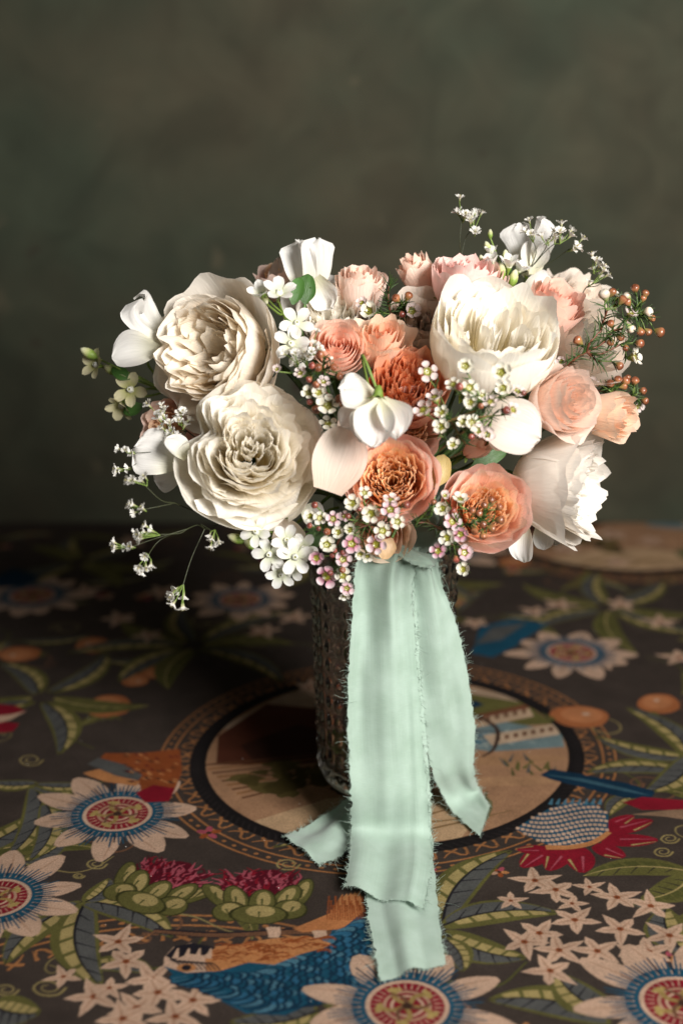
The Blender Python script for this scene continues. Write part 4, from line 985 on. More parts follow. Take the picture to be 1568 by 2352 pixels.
def wax_sprig(label, root, hubs, flowers, buds, seed, twig=TWIG, needle=1.0, size=20, needle_len=.008, group='wax flower sprigs', stem=True):
    """hubs: list of (px,py,Y,parent index or -1); flowers: (px,py,Y,kind,axis or None,scale)"""
    rng = np.random.RandomState(seed)
    pos = at(*root); t = thing('wax_flower_sprig', label, 'wax flower', Matrix.Translation(pos), group); bpy.context.view_layer.update()
    inv = Matrix.Translation(-pos)
    b = Bag(); nb = Bag(); H = []
    for (hx, hy, hY, pi) in hubs:
        p = np.array(inv @ at(hx, hy, hY)); s = np.zeros(3) if pi < 0 else H[pi]
        mid = (p + s) / 2 + rng.normal(0, .002, 3); tube(b, [s, mid, p], .00085, .0006, twig, n=9, k=5)
        if needle > 0: needles(nb, curve_pts([s, mid, p], 12), rng, needle_len, needle)
        H.append(p)
    def twiglet(p, back, col):
        h = min(H, key=lambda q: np.linalg.norm(q - p) + .25 * abs(q[2] - p[2])) if H else np.zeros(3)
        e = p - back
        m = h * .45 + e * .55 - np.array(TOW) * 0 + rng.normal(0, .0015, 3)
        tube(b, [h, m, e], .0005, .00042, col * .8, col, n=8, k=5)
        if needle > 0: needles(nb, curve_pts([h, m, e], 6), rng, needle_len * .8, needle * .7)
    for (fx, fy, fY, kind, ax, sc) in flowers:
        ax = camvec(*(ax or (rng.uniform(-.35, .35), rng.uniform(-.2, .4), 1)))
        r = size * mpp(fY) * sc * rng.uniform(.74, .98); p = inv @ at(fx, fy, fY)
        m = axis_matrix(p, ax, rng.uniform(0, 6)) @ Matrix.Scale(r * 1.0, 4)
        f = obj('flower', WAXCUP[kind], M_BUD, t, m)
        tilt = rng.uniform(.15, .75)
        for i in range(5):
            pm = Matrix.Rotation(i * 1.2566 + rng.uniform(-.08, .08), 4, 'Z') @ Matrix.Translation((0, .54, -.02)) @ Matrix.Rotation(tilt + rng.uniform(-.22, .22), 4, 'X') @ Matrix.Scale(.80 * rng.uniform(.88, 1.12), 4)
            obj('petal', WAXP[kind][rng.randint(3)], M_THIN, f, pm)
        obj('stamens', WAXST, M_STEM, f)
        twiglet(np.array(p), np.array(ax) * r * .95, LIME * .55)
    for (bx, by, bY, kind, sc) in buds:
        r = 10 * mpp(bY) * sc; p = np.array(inv @ at(bx, by, bY))
        h = min(H, key=lambda q: np.linalg.norm(q - p)) if H else np.zeros(3)
        d = Vector(p - h).normalized() + Vector(rng.normal(0, .2, 3)); d.normalize()
        obj('bud', BUDS[kind], M_BUD, t, axis_matrix(Vector(p), d, rng.uniform(0, 6)) @ Matrix.Scale(r, 4))
        twiglet(p, np.array(d) * r * 1.1, LIME * .5 if kind == 2 else LIME * .42)
    obj('stem', b.mesh('stem'), M_STEM, t)
    if needle > 0:
        o = obj('needle_leaves', nb.mesh('needle_leaves'), M_LEAF, t); o['kind'] = 'stuff'
    if stem:
        h = at(*root); add_stem(t, h, (h - (GATHER + Vector((0, 0, .05)))).normalized(), .0009, twig, rng=rng, name='main_stem', back=.03)
    return t

def tweedia_petal(seed, c0=srgb(226, 230, 200), c1=srgb(243, 242, 238)):
    rng = np.random.RandomState(seed)
    return free_petal(1.0, .62, rng, bend=.25, cup=.35, ruf=.03, vm=.55, base=.42, nu=8, nv=8, c0=c0, c1=c1, fold=-.12)
TWP = [tweedia_petal(i) for i in range(4)]
TWPG = [tweedia_petal(9 + i, srgb(190, 190, 120), srgb(222, 214, 176)) for i in range(3)]
def tweedia_crown():
    b = Bag(); lathe(b, [(.07, -.7), (.10, -.35), (.20, -.08), (.22, .02), (.15, .10), (.13, .22), (.07, .24), (.06, .14), (0, .12)], [LIME * .7, LIME * .8, LIME, srgb(226, 226, 200), srgb(240, 240, 230), srgb(244, 244, 240), srgb(226, 226, 200), srgb(180, 180, 120), srgb(160, 160, 100)], 10, wob=lambda t: .08 * np.cos(5 * t)); return b.mesh('crown')
TWC = tweedia_crown()
def star_sprig(label, root, flowers, buds, seed, greenish=False, L=42, leaves=()):
    rng = np.random.RandomState(seed); pos = at(*root)
    t = thing('star_flower_sprig', label, 'star flower', Matrix.Translation(pos), 'white star flower sprigs'); bpy.context.view_layer.update()
    inv = Matrix.Translation(-pos); b = Bag()
    for (fx, fy, fY, ax, sc, openn) in flowers:
        ax = camvec(*ax); l = L * mpp(fY) * sc; p = inv @ at(fx, fy, fY)
        f = obj('flower', TWC, M_LEAF, t, axis_matrix(p, ax, rng.uniform(0, 6)) @ Matrix.Scale(l, 4))
        for i in range(5):
            pm = Matrix.Rotation(i * 1.2566 + rng.uniform(-.1, .1), 4, 'Z') @ Matrix.Translation((0, .16, 0)) @ Matrix.Rotation(openn - math.pi / 2 + rng.uniform(-.15, .15), 4, 'X')
            obj('petal', (TWPG if greenish else TWP)[rng.randint(3)], M_THIN, f, pm)
        e = np.array(p) - np.array(ax) * l * .65
        tube(b, [(0, 0, 0), e * .5 + rng.normal(0, .002, 3), e], .0008, .0008, LIME * .6, n=8)
    for (bx, by, bY, ang, sc) in buds:
        r = 11 * mpp(bY) * sc; q = petal_matrix(inv @ at(bx, by, bY), ang)
        bb = Bag(); lathe(bb, [(.2, -1.3), (.5, -1.0), (.75, -.3), (.7, .4), (.45, 1.1), (.1, 1.5), (0, 1.5)], [LIME * .8, LIME * .8, LIME, srgb(206, 208, 150), srgb(226, 226, 190), srgb(230, 230, 200), srgb(230, 230, 200)], 10)
        obj('bud', bb.mesh('bud'), M_LEAF, t, q @ Matrix.Scale(r, 4))
        p = np.array((inv @ at(bx, by, bY))); tube(b, [(0, 0, 0), p * .5, p - np.array(q.col[2][:3]) * r], .0007, .0006, LIME * .6, n=7)
    for (lx, ly, lY, ang, tilt, l, w) in leaves:
        k = mpp(lY); me = free_petal(l * k, w * k, rng, bend=.5, cup=.4, ruf=.03, vm=.4, base=.15, nu=6, nv=10, c0=LEAFG, c1=LEAFG * 1.2, fold=-.15)
        obj('leaf', me, M_LEAF, t, inv @ petal_matrix(at(lx, ly, lY), ang, tilt))
    obj('stem', b.mesh('stem'), M_STEM, t)
    h = at(*root); add_stem(t, h, (h - (GATHER + Vector((0, 0, .05)))).normalized(), .0012, STEMG, rng=rng, name='main_stem', back=.03)
    return t

def floret_mesh(seed):
    rng = np.random.RandomState(seed); b = Bag()
    for i in range(5):
        a = i * 1.2566 + rng.uniform(-.15, .15); nu, nv = 4, 4; U, V = np.meshgrid(np.linspace(-1, 1, 5), np.linspace(0, 1, 5))
        r = .18 + V * .55 + .06 * np.sin(U * 5 + i); w = (.12 + V * .34) * (1 - .35 * V ** 4); z = .1 + V * .75 - .35 * V ** 2.2 + .10 * np.sin(U * 4 + i * 2) * V
        x = r * math.cos(a) - U * w * math.sin(a); y = r * math.sin(a) + U * w * math.cos(a)
        b.grid(np.stack([x, y, z], -1), srgb(240, 238, 232))
    lathe(b, [(.03, -.7), (.10, -.5), (.17, 0), (.24, .25)], [LIME * .6, LIME * .7, srgb(200, 196, 160), srgb(226, 220, 204)], 7)
    for i in range(4): a = i * 1.57; tube(b, [(0, 0, .1), (.12 * math.cos(a), .12 * math.sin(a), .65)], .02, .03, srgb(214, 206, 150), n=3, k=4)
    return b.mesh('floret')
FLO = [floret_mesh(i) for i in range(4)]
def lace_sprig(label, root, hubs, clusters, seed, col=srgb(52, 56, 34)):
    rng = np.random.RandomState(seed); pos = at(*root)
    t = thing('statice_sprig', label, 'statice', Matrix.Translation(pos), 'wispy statice sprigs'); bpy.context.view_layer.update()
    inv = Matrix.Translation(-pos); b = Bag(); H = [np.zeros(3)]
    for (hx, hy, hY, pi) in hubs:
        p = np.array(inv @ at(hx, hy, hY)); s = H[pi]; tube(b, [s, (s + p) / 2 + rng.normal(0, .003, 3), p], .00045, .00035, col, n=9, k=5); H.append(p)
    for (cx, cy, cY, hi, n, ang, sc) in clusters:
        p = np.array(inv @ at(cx, cy, cY)); s = H[hi]; tube(b, [s, (s + p) / 2 + rng.normal(0, .003, 3), p], .00033, .00026, col, n=9, k=5)
        d = np.array(camvec(math.sin(math.radians(ang)), math.cos(math.radians(ang)), .25))
        for i in range(n):
            k = 16 * mpp(cY) * sc; off = rng.normal(0, 1, 3); off /= np.linalg.norm(off); off = off * .9 + d * .5
            q = p + off * k * 1.15 + d * k * rng.uniform(-.6, 1.4)
            ax = Vector(off * .8 + d * .9 + rng.normal(0, .2, 3)).normalized()
            obj('floret', FLO[rng.randint(4)], M_THIN, t, axis_matrix(Vector(q), ax, rng.uniform(0, 6)) @ Matrix.Scale(k * rng.uniform(.8, 1.1), 4))
            tube(b, [p - d * k * .6, q - np.array(ax) * k * .5], .0003, .0003, LIME * .5, n=3, k=4)
    obj('stem', b.mesh('stem'), M_STEM, t)
    h = at(*root); add_stem(t, h, (h - (GATHER + Vector((0, 0, .05)))).normalized(), .0008, col, rng=rng, name='main_stem', back=.02)
    return t
# ---------------------------------------------------------------- the bouquet
k9 = mpp(-.085)
def notch_lobe(ph0, w, d):
    def f(phi):
        x = (phi - ph0 + math.pi) % (2 * math.pi) - math.pi
        return 1 - d * np.exp(-(x / w) ** 2)
    return f
# big roses
garden_rose('large white many-petalled rose, front left of the bouquet, heart-shaped face toward us', 575, 1040, -.088, (.10, .20, 1), 170 * k9, .056, 21, rings=7, open_=.44, dens=1.05, ruf=.04, nests=(4, 6), lobe=notch_lobe(2.70, .24, .34), quarters=4, dome=.42, flare=.16, reflex=.05, hin=.94, inner=(srgb(250, 236, 190), WHITE))
garden_rose('shadowed cream rose behind the heart-shaped white rose, its right side lit', 512, 810, -.030, (-.52, .08, .84), 146 * mpp(-.03), .060, 22, flare=.16, dome=.14, hin=.96, dens=1.2, outer=(srgb(247, 235, 214), srgb(250, 243, 232)), inner=(srgb(248, 234, 208), srgb(249, 240, 224)), rings=3, centre='open', open_=.62, reflex=.22)
garden_rose('deep white cupped rose at upper right, bloom tipped up to the light', 1122, 800, -.055, (.12, .62, .75), 148 * mpp(-.055), .062, 23, rings=3, open_=.70, reflex=-.03, gw=2.2, quarters=4, dens=.7, nests=(3, 5), inner=(srgb(249, 240, 210), WHITE), guards=5, ruf=.03)
garden_rose('white rose low on the right, turned side-on with smooth back petals', 1275, 1115, -.055, (.80, -.12, .42), 118 * mpp(-.055), .060, 24, rings=4, reflex=.16, gw=2.5, flare=.2, outer=(srgb(236, 220, 202), srgb(240, 234, 226)), inner=(srgb(240, 230, 214), srgb(242, 238, 231)), open_=.6, dens=.9, guards=5)
garden_rose('pale rose at the back right behind the wax flower twigs', 1330, 800, -.005, (.45, .25, .6), 92 * mpp(0), .050, 25, rings=2, outer=(BLUSHB, srgb(240, 226, 212)), dens=.8)
garden_rose('pale blush rose at the back right below the upper sweet pea', 1312, 712, .035, (.35, .55, .5), 72 * mpp(.03), .045, 26, rings=2, outer=(BLUSHB, BLUSH), inner=(BLUSHB, BLUSH), dens=.7)
garden_rose('white rose at the top centre behind the two peach spray roses', 765, 745, .0, (-.05, .55, .8), 92 * mpp(0), .046, 27, rings=2, dens=.8, outer=(srgb(230, 222, 206), srgb(236, 232, 228)))
garden_rose('cream rose tucked in the middle of the bouquet beside the white cup', 975, 760, -.01, (.0, .4, .9), 72 * mpp(0), .045, 28, rings=2, dens=.7, outer=(BLUSHB, BLUSH), inner=(BLUSHB, BLUSH))
PO = (srgb(251, 220, 192), srgb(251, 221, 208)); PI = (srgb(242, 182, 116), srgb(251, 214, 164))
garden_rose('orange-hearted peach rose at the bottom centre above the ribbon', 900, 1108, -.090, (-.06, .18, 1), 100 * k9, .046, 31, outer=PO, inner=PI, rings=3, centre='ruffled', open_=.60, reflex=.12, flare=.12, group='peach garden roses')
garden_rose('peach rose at the bottom right beside the low white rose', 1106, 1180, -.082, (.10, .22, 1), 96 * k9, .050, 32, outer=PO, inner=PI, rings=3, centre='ruffled', open_=.52, reflex=.10, flare=.1, group='peach garden roses')
garden_rose('dark orange rose in the shaded middle of the bouquet', 935, 905, -.060, (.04, .38, .9), 86 * mpp(-.06), .046, 33, outer=(srgb(240, 174, 132), srgb(236, 182, 150)), inner=(srgb(210, 120, 70), srgb(226, 144, 92)), rings=2, centre='ruffled', open_=.80, reflex=.10, group='peach garden roses')
garden_rose('peach rose glimpsed under the dark orange one, only lower petals showing', 935, 985, -.062, (.05, .1, 1), 74 * mpp(-.06), .040, 34, outer=PO, inner=PI, rings=2, centre='ruffled', open_=.6, dens=.6, group='peach garden roses')
garden_rose('peach rose hidden at the far left below the cream rose', 405, 985, -.02, (-.5, -.1, .8), 62 * mpp(-.02), .036, 35, outer=PO, inner=PI, rings=2, centre='ruffled', open_=.6, dens=.6, group='peach garden roses')
garden_rose('small apricot rose peeping at the top left behind the star flowers', 640, 650, .03, (-.2, .7, .4), 42 * mpp(.03), .03, 36, outer=PO, inner=PI, rings=1, centre='ruffled', open_=.6, dens=.5, group='peach garden roses')
# spray roses
SP = dict(c_out=(srgb(252, 228, 202), srgb(252, 228, 212)), c_in=(srgb(245, 188, 160), srgb(247, 202, 178)))
spray_rose('open peach spray rose, left one of the pair above the dark orange rose', 775, 808, -.050, (.05, .30, 1), 60 * mpp(-.05), .034, 41, n=26, flare=.2, **SP)
spray_rose('half-open peach spray rose, right one of the pair above the dark orange rose', 876, 798, -.045, (.10, .62, .75), 52 * mpp(-.05), .036, 42, n=18, flare=.30, c_out=(srgb(252, 218, 186), srgb(252, 230, 206)), c_in=(srgb(239, 166, 126), srgb(243, 184, 150)))
spray_rose('peach spray rose on the right, nestled under the white cupped rose', 1280, 928, -.062, (.55, .05, .8), 70 * mpp(-.06), .040, 43, n=34, flare=.34, ruf=.06, c_out=(srgb(252, 234, 214), srgb(252, 234, 222)), c_in=(srgb(252, 214, 188), srgb(252, 230, 212)))
spray_rose('peach spray rose farthest right, turned outward with green sepals', 1385, 955, -.045, (.70, -.12, .6), 52 * mpp(-.045), .040, 44, n=22, flare=.25, c_out=(srgb(252, 228, 198), srgb(252, 232, 210)), c_in=(srgb(251, 204, 174), srgb(252, 220, 194)))
spray_rose('peach spray rose at upper right behind the white cup, leaning right', 1262, 722, -.015, (.42, .62, .6), 60 * mpp(-.01), .040, 45, n=24, flare=.20, c_out=(srgb(252, 216, 192), srgb(252, 220, 204)), c_in=(srgb(249, 194, 172), srgb(251, 208, 190)))
spray_rose('wide pink-peach spray rose on top, behind the white cupped rose', 1072, 662, -.005, (.12, .85, .45), 80 * mpp(0), .036, 46, n=30, flare=.18, c_out=(srgb(252, 226, 210), srgb(252, 228, 220)), c_in=(srgb(245, 188, 176), srgb(249, 206, 198)))
spray_rose('shaded peach spray rose on top, left of the wide one', 965, 645, .02, (-.35, .75, .35), 40 * mpp(.02), .036, 47, n=16, flare=.12, **SP)
spray_rose('ruffled peach spray rose on top beside the central sweet pea', 826, 675, .005, (.05, .80, .45), 52 * mpp(0), .034, 48, n=24, flare=.22, c_out=(srgb(252, 234, 214), srgb(252, 234, 222)), c_in=(srgb(247, 198, 172), srgb(249, 214, 194)))
spray_rose('small peach rosebud in the gap above the bottom peach roses', 1092, 1030, -.075, (.45, .30, .7), 26 * k9, .024, 49, n=9, flare=.02, **SP)
spray_rose('peach spray rose showing as petals below the orange-hearted rose', 880, 1215, -.072, (-.1, -.35, .9), 62 * k9, .034, 50, n=18, flare=.35, c_out=(srgb(245, 228, 192), srgb(252, 234, 212)), c_in=(srgb(247, 188, 152), srgb(252, 208, 182)))

# sweet peas, petal by petal
SW = dict(bend=.25, cup=.25, ruf=.05)
PALE = dict(c0=srgb(234, 214, 196), c1=srgb(238, 224, 212))
sweet_pea('white sweet pea reaching out at the far left above the cream rose', 345, 790, -.01, [
    (398, 792, -.012, -48, 10, 38, 158, 92, dict(bend=-.3, cup=-.2, ruf=.20, notch=.25, nw=.6, curl_=-1.4, k=3.4, vm=.74, base=.4, wave=.26)), (392, 780, .0, 8, -15, 10, 62, 82, dict(bend=.3, ruf=.12, wave=.12, base=.5)),
    (372, 800, -.02, -98, 15, 10, 124, 86, dict(bend=.5, cup=.9, ruf=.02))], 61, (380, 790, -.005, -30, -10))
sweet_pea('white sweet pea standing at the top left of centre behind the star flowers', 705, 690, .0, [
    (712, 692, .0, -10, 8, -22, 146, 84, dict(bend=-.1, cup=.5, ruf=.12, base=.35, k=2.4, vm=.84, wave=.16)), (716, 692, -.004, 5, 10, 26, 148, 84, dict(bend=-.1, cup=.4, ruf=.12, base=.35, k=2.2, vm=.85, wave=.18)), (722, 640, -.004, 152, 12, 20, 84, 70, dict(bend=.3, cup=.4, ruf=.12, base=.5, wave=.14)), (690, 680, .012, -34, 0, -25, 110, 86, dict(bend=.3, ruf=.08, c1=srgb(222, 208, 196))),
    (716, 700, .005, 48, 5, 20, 92, 86, dict(bend=.4, ruf=.14, curl_=1, wave=.14))], 62, (700, 672, -.012, 10, 10))
sweet_pea('drooping white sweet pea with green calyx at the heart of the bouquet', 872, 912, -.118, [
    (868, 914, -.120, 188, 22, 8, 124, 96, dict(bend=.55, cup=.85, ruf=.08, vm=.6, k=3, wave=.07)), (880, 912, -.116, 158, 30, -18, 112, 82, dict(bend=.5, cup=.9, ruf=.08, wave=.08)),
    (866, 912, -.112, 206, -8, 25, 120, 70, dict(bend=.3, cup=.6, ruf=.08)), (862, 905, -.108, 276, 12, 15, 96, 92, dict(bend=-.4, cup=-.2, ruf=.15, notch=.2, nw=.5, k=2.6, wave=.2)),
    (850, 925, -.104, 232, 0, 0, 92, 64, dict(bend=.3, ruf=.08))], 63, (868, 902, -.117, 186, 5), stem_axis=(-.35, .85, -.3))
sweet_pea('white sweet pea at the left edge beside the heart-shaped rose', 415, 1060, -.055, [
    (415, 1060, -.080, -72, 12, 10, 118, 120, dict(bend=.3, cup=.3, ruf=.10, vm=.7, base=.35, wave=.10)), (430, 1050, -.088, -40, 14, 40, 70, 64, dict(bend=.4, cup=.3, ruf=.08, base=.5, wave=.12)), (420, 1080, -.075, -110, -10, -20, 82, 70, dict(bend=.3, ruf=.08))], 64)
sweet_pea('white sweet pea at the top right, tallest bloom of the bouquet', 1222, 640, .025, [
    (1218, 632, .025, -12, 5, -40, 124, 70, dict(bend=-.1, cup=.7, ruf=.12, base=.5, k=2.1, vm=.76, wave=.18)), (1222, 632, .022, 4, 8, 40, 136, 74, dict(bend=-.1, cup=.6, ruf=.12, base=.5, k=2.4, vm=.78, wave=.2)), (1205, 610, .03, -38, 0, -10, 62, 66, dict(bend=.3, ruf=.10)), (1220, 630, .018, 6, 18, 0, 84, 66, dict(bend=.6, cup=.8, ruf=.03)),
    (1190, 680, .02, 62, 12, 10, 100, 58, dict(bend=.7, cup=.5, ruf=.07, curl_=.8)), (1222, 600, .02, 44, 10, 40, 52, 40, dict(bend=.3, ruf=.05))], 65, (1215, 652, .028, 5, 0))
sweet_pea('large pale round petalled sweet pea right of the heart-shaped rose', 745, 1050, -.085, [
    (752, 1128, -.112, 20, 8, 8, 172, 128, dict(bend=.35, cup=.32, ruf=.012, vm=.5, base=.55, wave=.03, **PALE)), (775, 1010, -.080, 40, 0, 0, 78, 60, dict(bend=.3, ruf=.04, **PALE))], 66)
sweet_pea('broad pale sweet pea petal below the right wax flowers', 1120, 960, -.092, [
    (1108, 960, -.098, 108, 12, -8, 152, 132, dict(bend=.45, cup=.45, ruf=.04, vm=.55, base=.5, wave=.05, c0=srgb(226, 212, 196), c1=srgb(230, 223, 214))), (1130, 975, -.086, 150, 0, 0, 70, 60, dict(bend=.3, ruf=.05, **PALE))], 67)
sweet_pea('white sweet pea hanging beneath the low right rose', 1205, 1200, -.060, [
    (1205, 1195, -.066, 188, 8, 25, 112, 62, dict(bend=.5, cup=.7, ruf=.06, curl_=.8)), (1240, 1190, -.058, 172, 0, 0, 82, 50, dict(bend=.3, cup=.5, ruf=.05)), (1265, 1195, -.052, 170, 5, 10, 66, 44, dict(bend=.4, cup=.6, ruf=.05)), (1190, 1180, -.058, 200, 0, -10, 84, 60, dict(bend=.3, ruf=.05, **PALE))], 68)
sweet_pea('white sweet pea petals peeping below the heart-shaped rose', 660, 1190, -.078, [
    (640, 1190, -.088, 150, 10, 10, 88, 80, dict(bend=.4, cup=.4, ruf=.10, **PALE)), (690, 1165, -.086, 118, 8, 0, 62, 60, dict(bend=.3, ruf=.1))], 69)

# star flowers
c1_ = lambda x, y: (165.3 + x * .4687, 459.3 + y * .4687)
c3_ = lambda x, y: (229.7 + x * .4394, 872.7 + y * .4394)
F = lambda c, x, y, Y, ax, s, o: (*c(x, y), Y, ax, s, o)
star_sprig('upper white star flower cluster in front of the cream rose', (650, 720, -.045), [
    F(c1_, 1015, 455, -.062, (.15, .55, .8), 1.0, .55), F(c1_, 935, 470, -.058, (-.35, .6, .6), .95, 1.0), F(c1_, 1100, 605, -.068, (.15, .25, 1), .98, .35), F(c1_, 1073, 705, -.075, (-.05, .12, 1), 1.0, .25), F(c1_, 1115, 765, -.070, (.2, -.1, 1), .75, .4)],
    [(*c1_(945, 480), -.064, 160, .9)], 71, leaves=[(672, 700, -.035, 14, 5, 75, 36)])
star_sprig('lower white star flower cluster hanging left of the ribbon', (655, 1225, -.075), [
    F(c3_, 815, 795, -.108, (-.2, .2, 1), .9, .3), F(c3_, 885, 912, -.112, (-.2, -.1, 1), 1.0, .25), F(c3_, 1018, 925, -.116, (.1, -.05, 1), 1.08, .22), F(c3_, 945, 1015, -.112, (-.1, -.4, .9), .9, .45), F(c3_, 1060, 880, -.108, (.35, .2, .9), .9, .4), F(c3_, 975, 840, -.110, (.0, .3, 1), .95, .5), F(c3_, 1000, 985, -.108, (.2, -.5, .8), .85, .5)],
    [(*c3_(715, 830), -.100, -70, 1.45), (*c3_(785, 862), -.102, -50, 1.2)], 72, leaves=[(690, 1255, -.085, 62, 10, 70, 42), (700, 1215, -.08, 80, 0, 50, 26)])
star_sprig('half-open white star flowers at the top right beside the tallest sweet pea', (1165, 660, .015), [
    (1130, 608, .005, (-.3, .75, .4), .75, 1.15), (1168, 612, .0, (.1, .8, .5), .8, 1.1), (1190, 622, .008, (.4, .7, .4), .7, 1.05), (1128, 585, .015, (-.2, .8, .3), .6, 1.2)],
    [(1108, 605, .01, -15, 1.2), (1150, 625, .0, 5, 1.3), (1178, 640, .0, 15, 1.3), (1120, 570, .02, -20, 1.0), (1125, 538, .025, 0, .7), (1160, 590, .012, 0, 1.0)], 73, leaves=[(1160, 670, .0, 8, 10, 70, 22), (1140, 660, .0, -25, 5, 60, 20)])
star_sprig('dim greenish star flowers stretching out at the far left', (380, 900, -.005), [
    (222, 838, .01, (-.5, .1, .6), .9, .6), (300, 895, .0, (-.2, .0, .9), 1.0, .4), (280, 930, .005, (-.3, -.6, .5), .95, .8)],
    [(205, 812, .01, -60, 1.4), (255, 850, .01, -60, 1.2)], 74, greenish=True, leaves=[(300, 870, .0, -60, 0, 60, 30), (330, 930, .0, -110, 0, 60, 30)])

# wax flower sprigs
c4_ = lambda x, y: (689 + x * .4745, 872.7 + y * .4745)
c2_ = lambda x, y: (826.7 + x * .4687, 459.3 + y * .4687)
def W(c, L, Y):
    return [(*c(x, y), Y + dz, k, ax, s) for (x, y, k, ax, s, dz) in L]
def B(c, L, Y):
    return [(*c(x, y), Y + dz, k, s) for (x, y, k, s, dz) in L]
wax_sprig('wax flower sprig across the bottom centre, over the orange-hearted rose', (*c4_(330, 720), -.105),
    [(*c4_(330, 700), -.118, -1), (*c4_(240, 740), -.118, 0), (*c4_(430, 680), -.120, 0), (*c4_(130, 720), -.112, 1)],
    W(c4_, [(255, 598, 0, (-.2, .25, 1), 1.05, 0), (345, 645, 0, None, 1.05, 0), (437, 628, 1, None, 1.1, -.004), (472, 686, 0, (.2, .2, 1), .95, 0), (400, 730, 0, None, 1.0, 0), (250, 792, 2, None, 1.1, 0), (370, 796, 1, None, 1.08, -.002), (440, 582, 3, (.1, .8, .5), .85, 0), (312, 546, 0, (.3, .3, .9), .65, .004),
     (130, 797, 0, None, 1.05, 0), (160, 672, 1, None, .9, .004), (96, 668, 0, (.2, .1, 1), .8, .006), (50, 660, 0, None, .75, .008), (242, 726, 0, None, .9, .004), (186, 737, 0, None, .85, .006), (290, 842, 0, (.1, -.5, .9), .9, .002), (325, 852, 0, (.2, -.6, .8), .7, .004), (215, 660, 1, (-.2, .4, .8), .7, .01)], -.126),
    B(c4_, [(130, 735, 0, 1.0, 0), (45, 705, 1, .8, .005), (70, 606, 1, .95, .01), (287, 625, 1, .8, 0), (515, 605, 1, 1.1, 0), (232, 660, 1, .8, 0), (355, 600, 0, .7, 0), (90, 720, 1, .7, .005)], -.126), 81)
wax_sprig('pink-tinged wax flower sprig drooping beside the top of the ribbon', (*c4_(170, 810), -.105),
    [(*c4_(160, 850), -.114, -1), (*c4_(185, 920), -.118, 0)],
    W(c4_, [(80, 862, 2, None, 1.0, .004), (208, 868, 1, (.1, .2, 1), 1.0, 0), (130, 948, 2, (-.1, -.2, 1), 1.15, 0), (207, 948, 0, None, 1.05, -.002), (226, 1008, 1, (.1, -.1, 1), 1.0, 0), (215, 1044, 0, (.0, -.8, .6), .75, 0)], -.126),
    B(c4_, [(155, 850, 1, .7, 0), (166, 826, 1, .75, 0), (205, 920, 0, .9, -.006), (206, 836, 1, .7, 0), (145, 935, 1, .8, -.006)], -.127), 82)
wax_sprig('pink-edged wax flower sprig with brown buds over the lower right peach rose', (*c4_(640, 720), -.100),
    [(*c4_(690, 730), -.118, -1), (*c4_(740, 800), -.120, 0), (*c4_(790, 700), -.120, 0), (*c4_(870, 680), -.122, 2), (*c4_(560, 690), -.116, 0)],
    W(c4_, [(690, 622, 0, None, 1.05, 0), (775, 580, 0, (.15, .75, .55), .9, 0), (736, 686, 1, None, 1.05, 0), (777, 746, 2, None, 1.0, -.003), (712, 764, 0, None, .95, -.003), (668, 828, 2, None, 1.1, 0), (795, 836, 1, (.25, .1, 1), 1.1, 0), (790, 917, 0, None, 1.0, 0), (700, 560, 3, (.1, .5, .8), .7, .004)], -.126),
    B(c4_, [(832, 632, 0, 1.0, 0), (865, 646, 0, .95, 0), (890, 605, 0, .95, 0), (925, 580, 0, .95, 0), (965, 615, 0, .95, 0), (968, 678, 0, 1.2, 0), (885, 700, 0, 1.05, 0), (928, 720, 0, 1.1, 0), (842, 732, 0, 1.1, 0), (885, 755, 0, 1.1, 0), (755, 870, 1, 1.0, 0), (742, 632, 1, .8, 0), (645, 590, 0, .8, .004)], -.127), 83, needle=1.3)
wax_sprig('white wax flower sprig in front of the white cupped rose', (1010, 1000, -.085),
    [(1035, 965, -.112, -1), (1110, 930, -.118, 0), (1130, 955, -.116, 0), (1010, 1000, -.112, 0), (1070, 1020, -.1, 0)],
    W(c2_, [(515, 814, 0, (.0, .15, 1), 1.0, 0), (690, 845, 0, (-.1, .25, 1), 1.25, 0), (457, 905, 0, (-.3, .6, .8), 1.0, 0), (536, 920, 0, None, 1.15, 0), (700, 922, 0, (-.1, .2, 1), 1.1, 0), (770, 937, 3, (.4, .5, .8), 1.05, 0), (541, 992, 0, None, 1.0, 0), (640, 990, 3, (-.2, .7, .7), 1.0, 0), (366, 968, 3, (-.3, .7, .6), 1.0, .006), (330, 842, 3, None, 1.05, .012), (402, 1042, 0, (-.3, .5, .8), .95, .004),
     (312, 1030, 3, (-.5, .5, .7), 1.1, .006), (506, 1088, 0, (-.1, .3, 1), 1.1, 0), (398, 1112, 0, (-.3, .2, 1), 1.1, .002), (748, 1028, 3, (.5, .3, .8), 1.05, 0), (548, 1092, 0, (.4, .2, .9), .9, 0), (600, 960, 0, (.2, .4, .9), .8, .005), (575, 1130, 3, (.3, .2, .9), .95, 0), (620, 1150, 3, (.3, .1, .9), .95, .002), (455, 1200, 0, (-.1, .4, .9), .9, .004)], -.122),
    B(c2_, [(486, 915, 1, 1.1, -.004), (715, 1030, 1, 1.1, 0), (590, 1010, 0, .8, 0), (545, 1160, 1, .9, 0), (800, 945, 1, .7, 0)], -.124), 84, twig=srgb(120, 96, 52), needle=1.4)
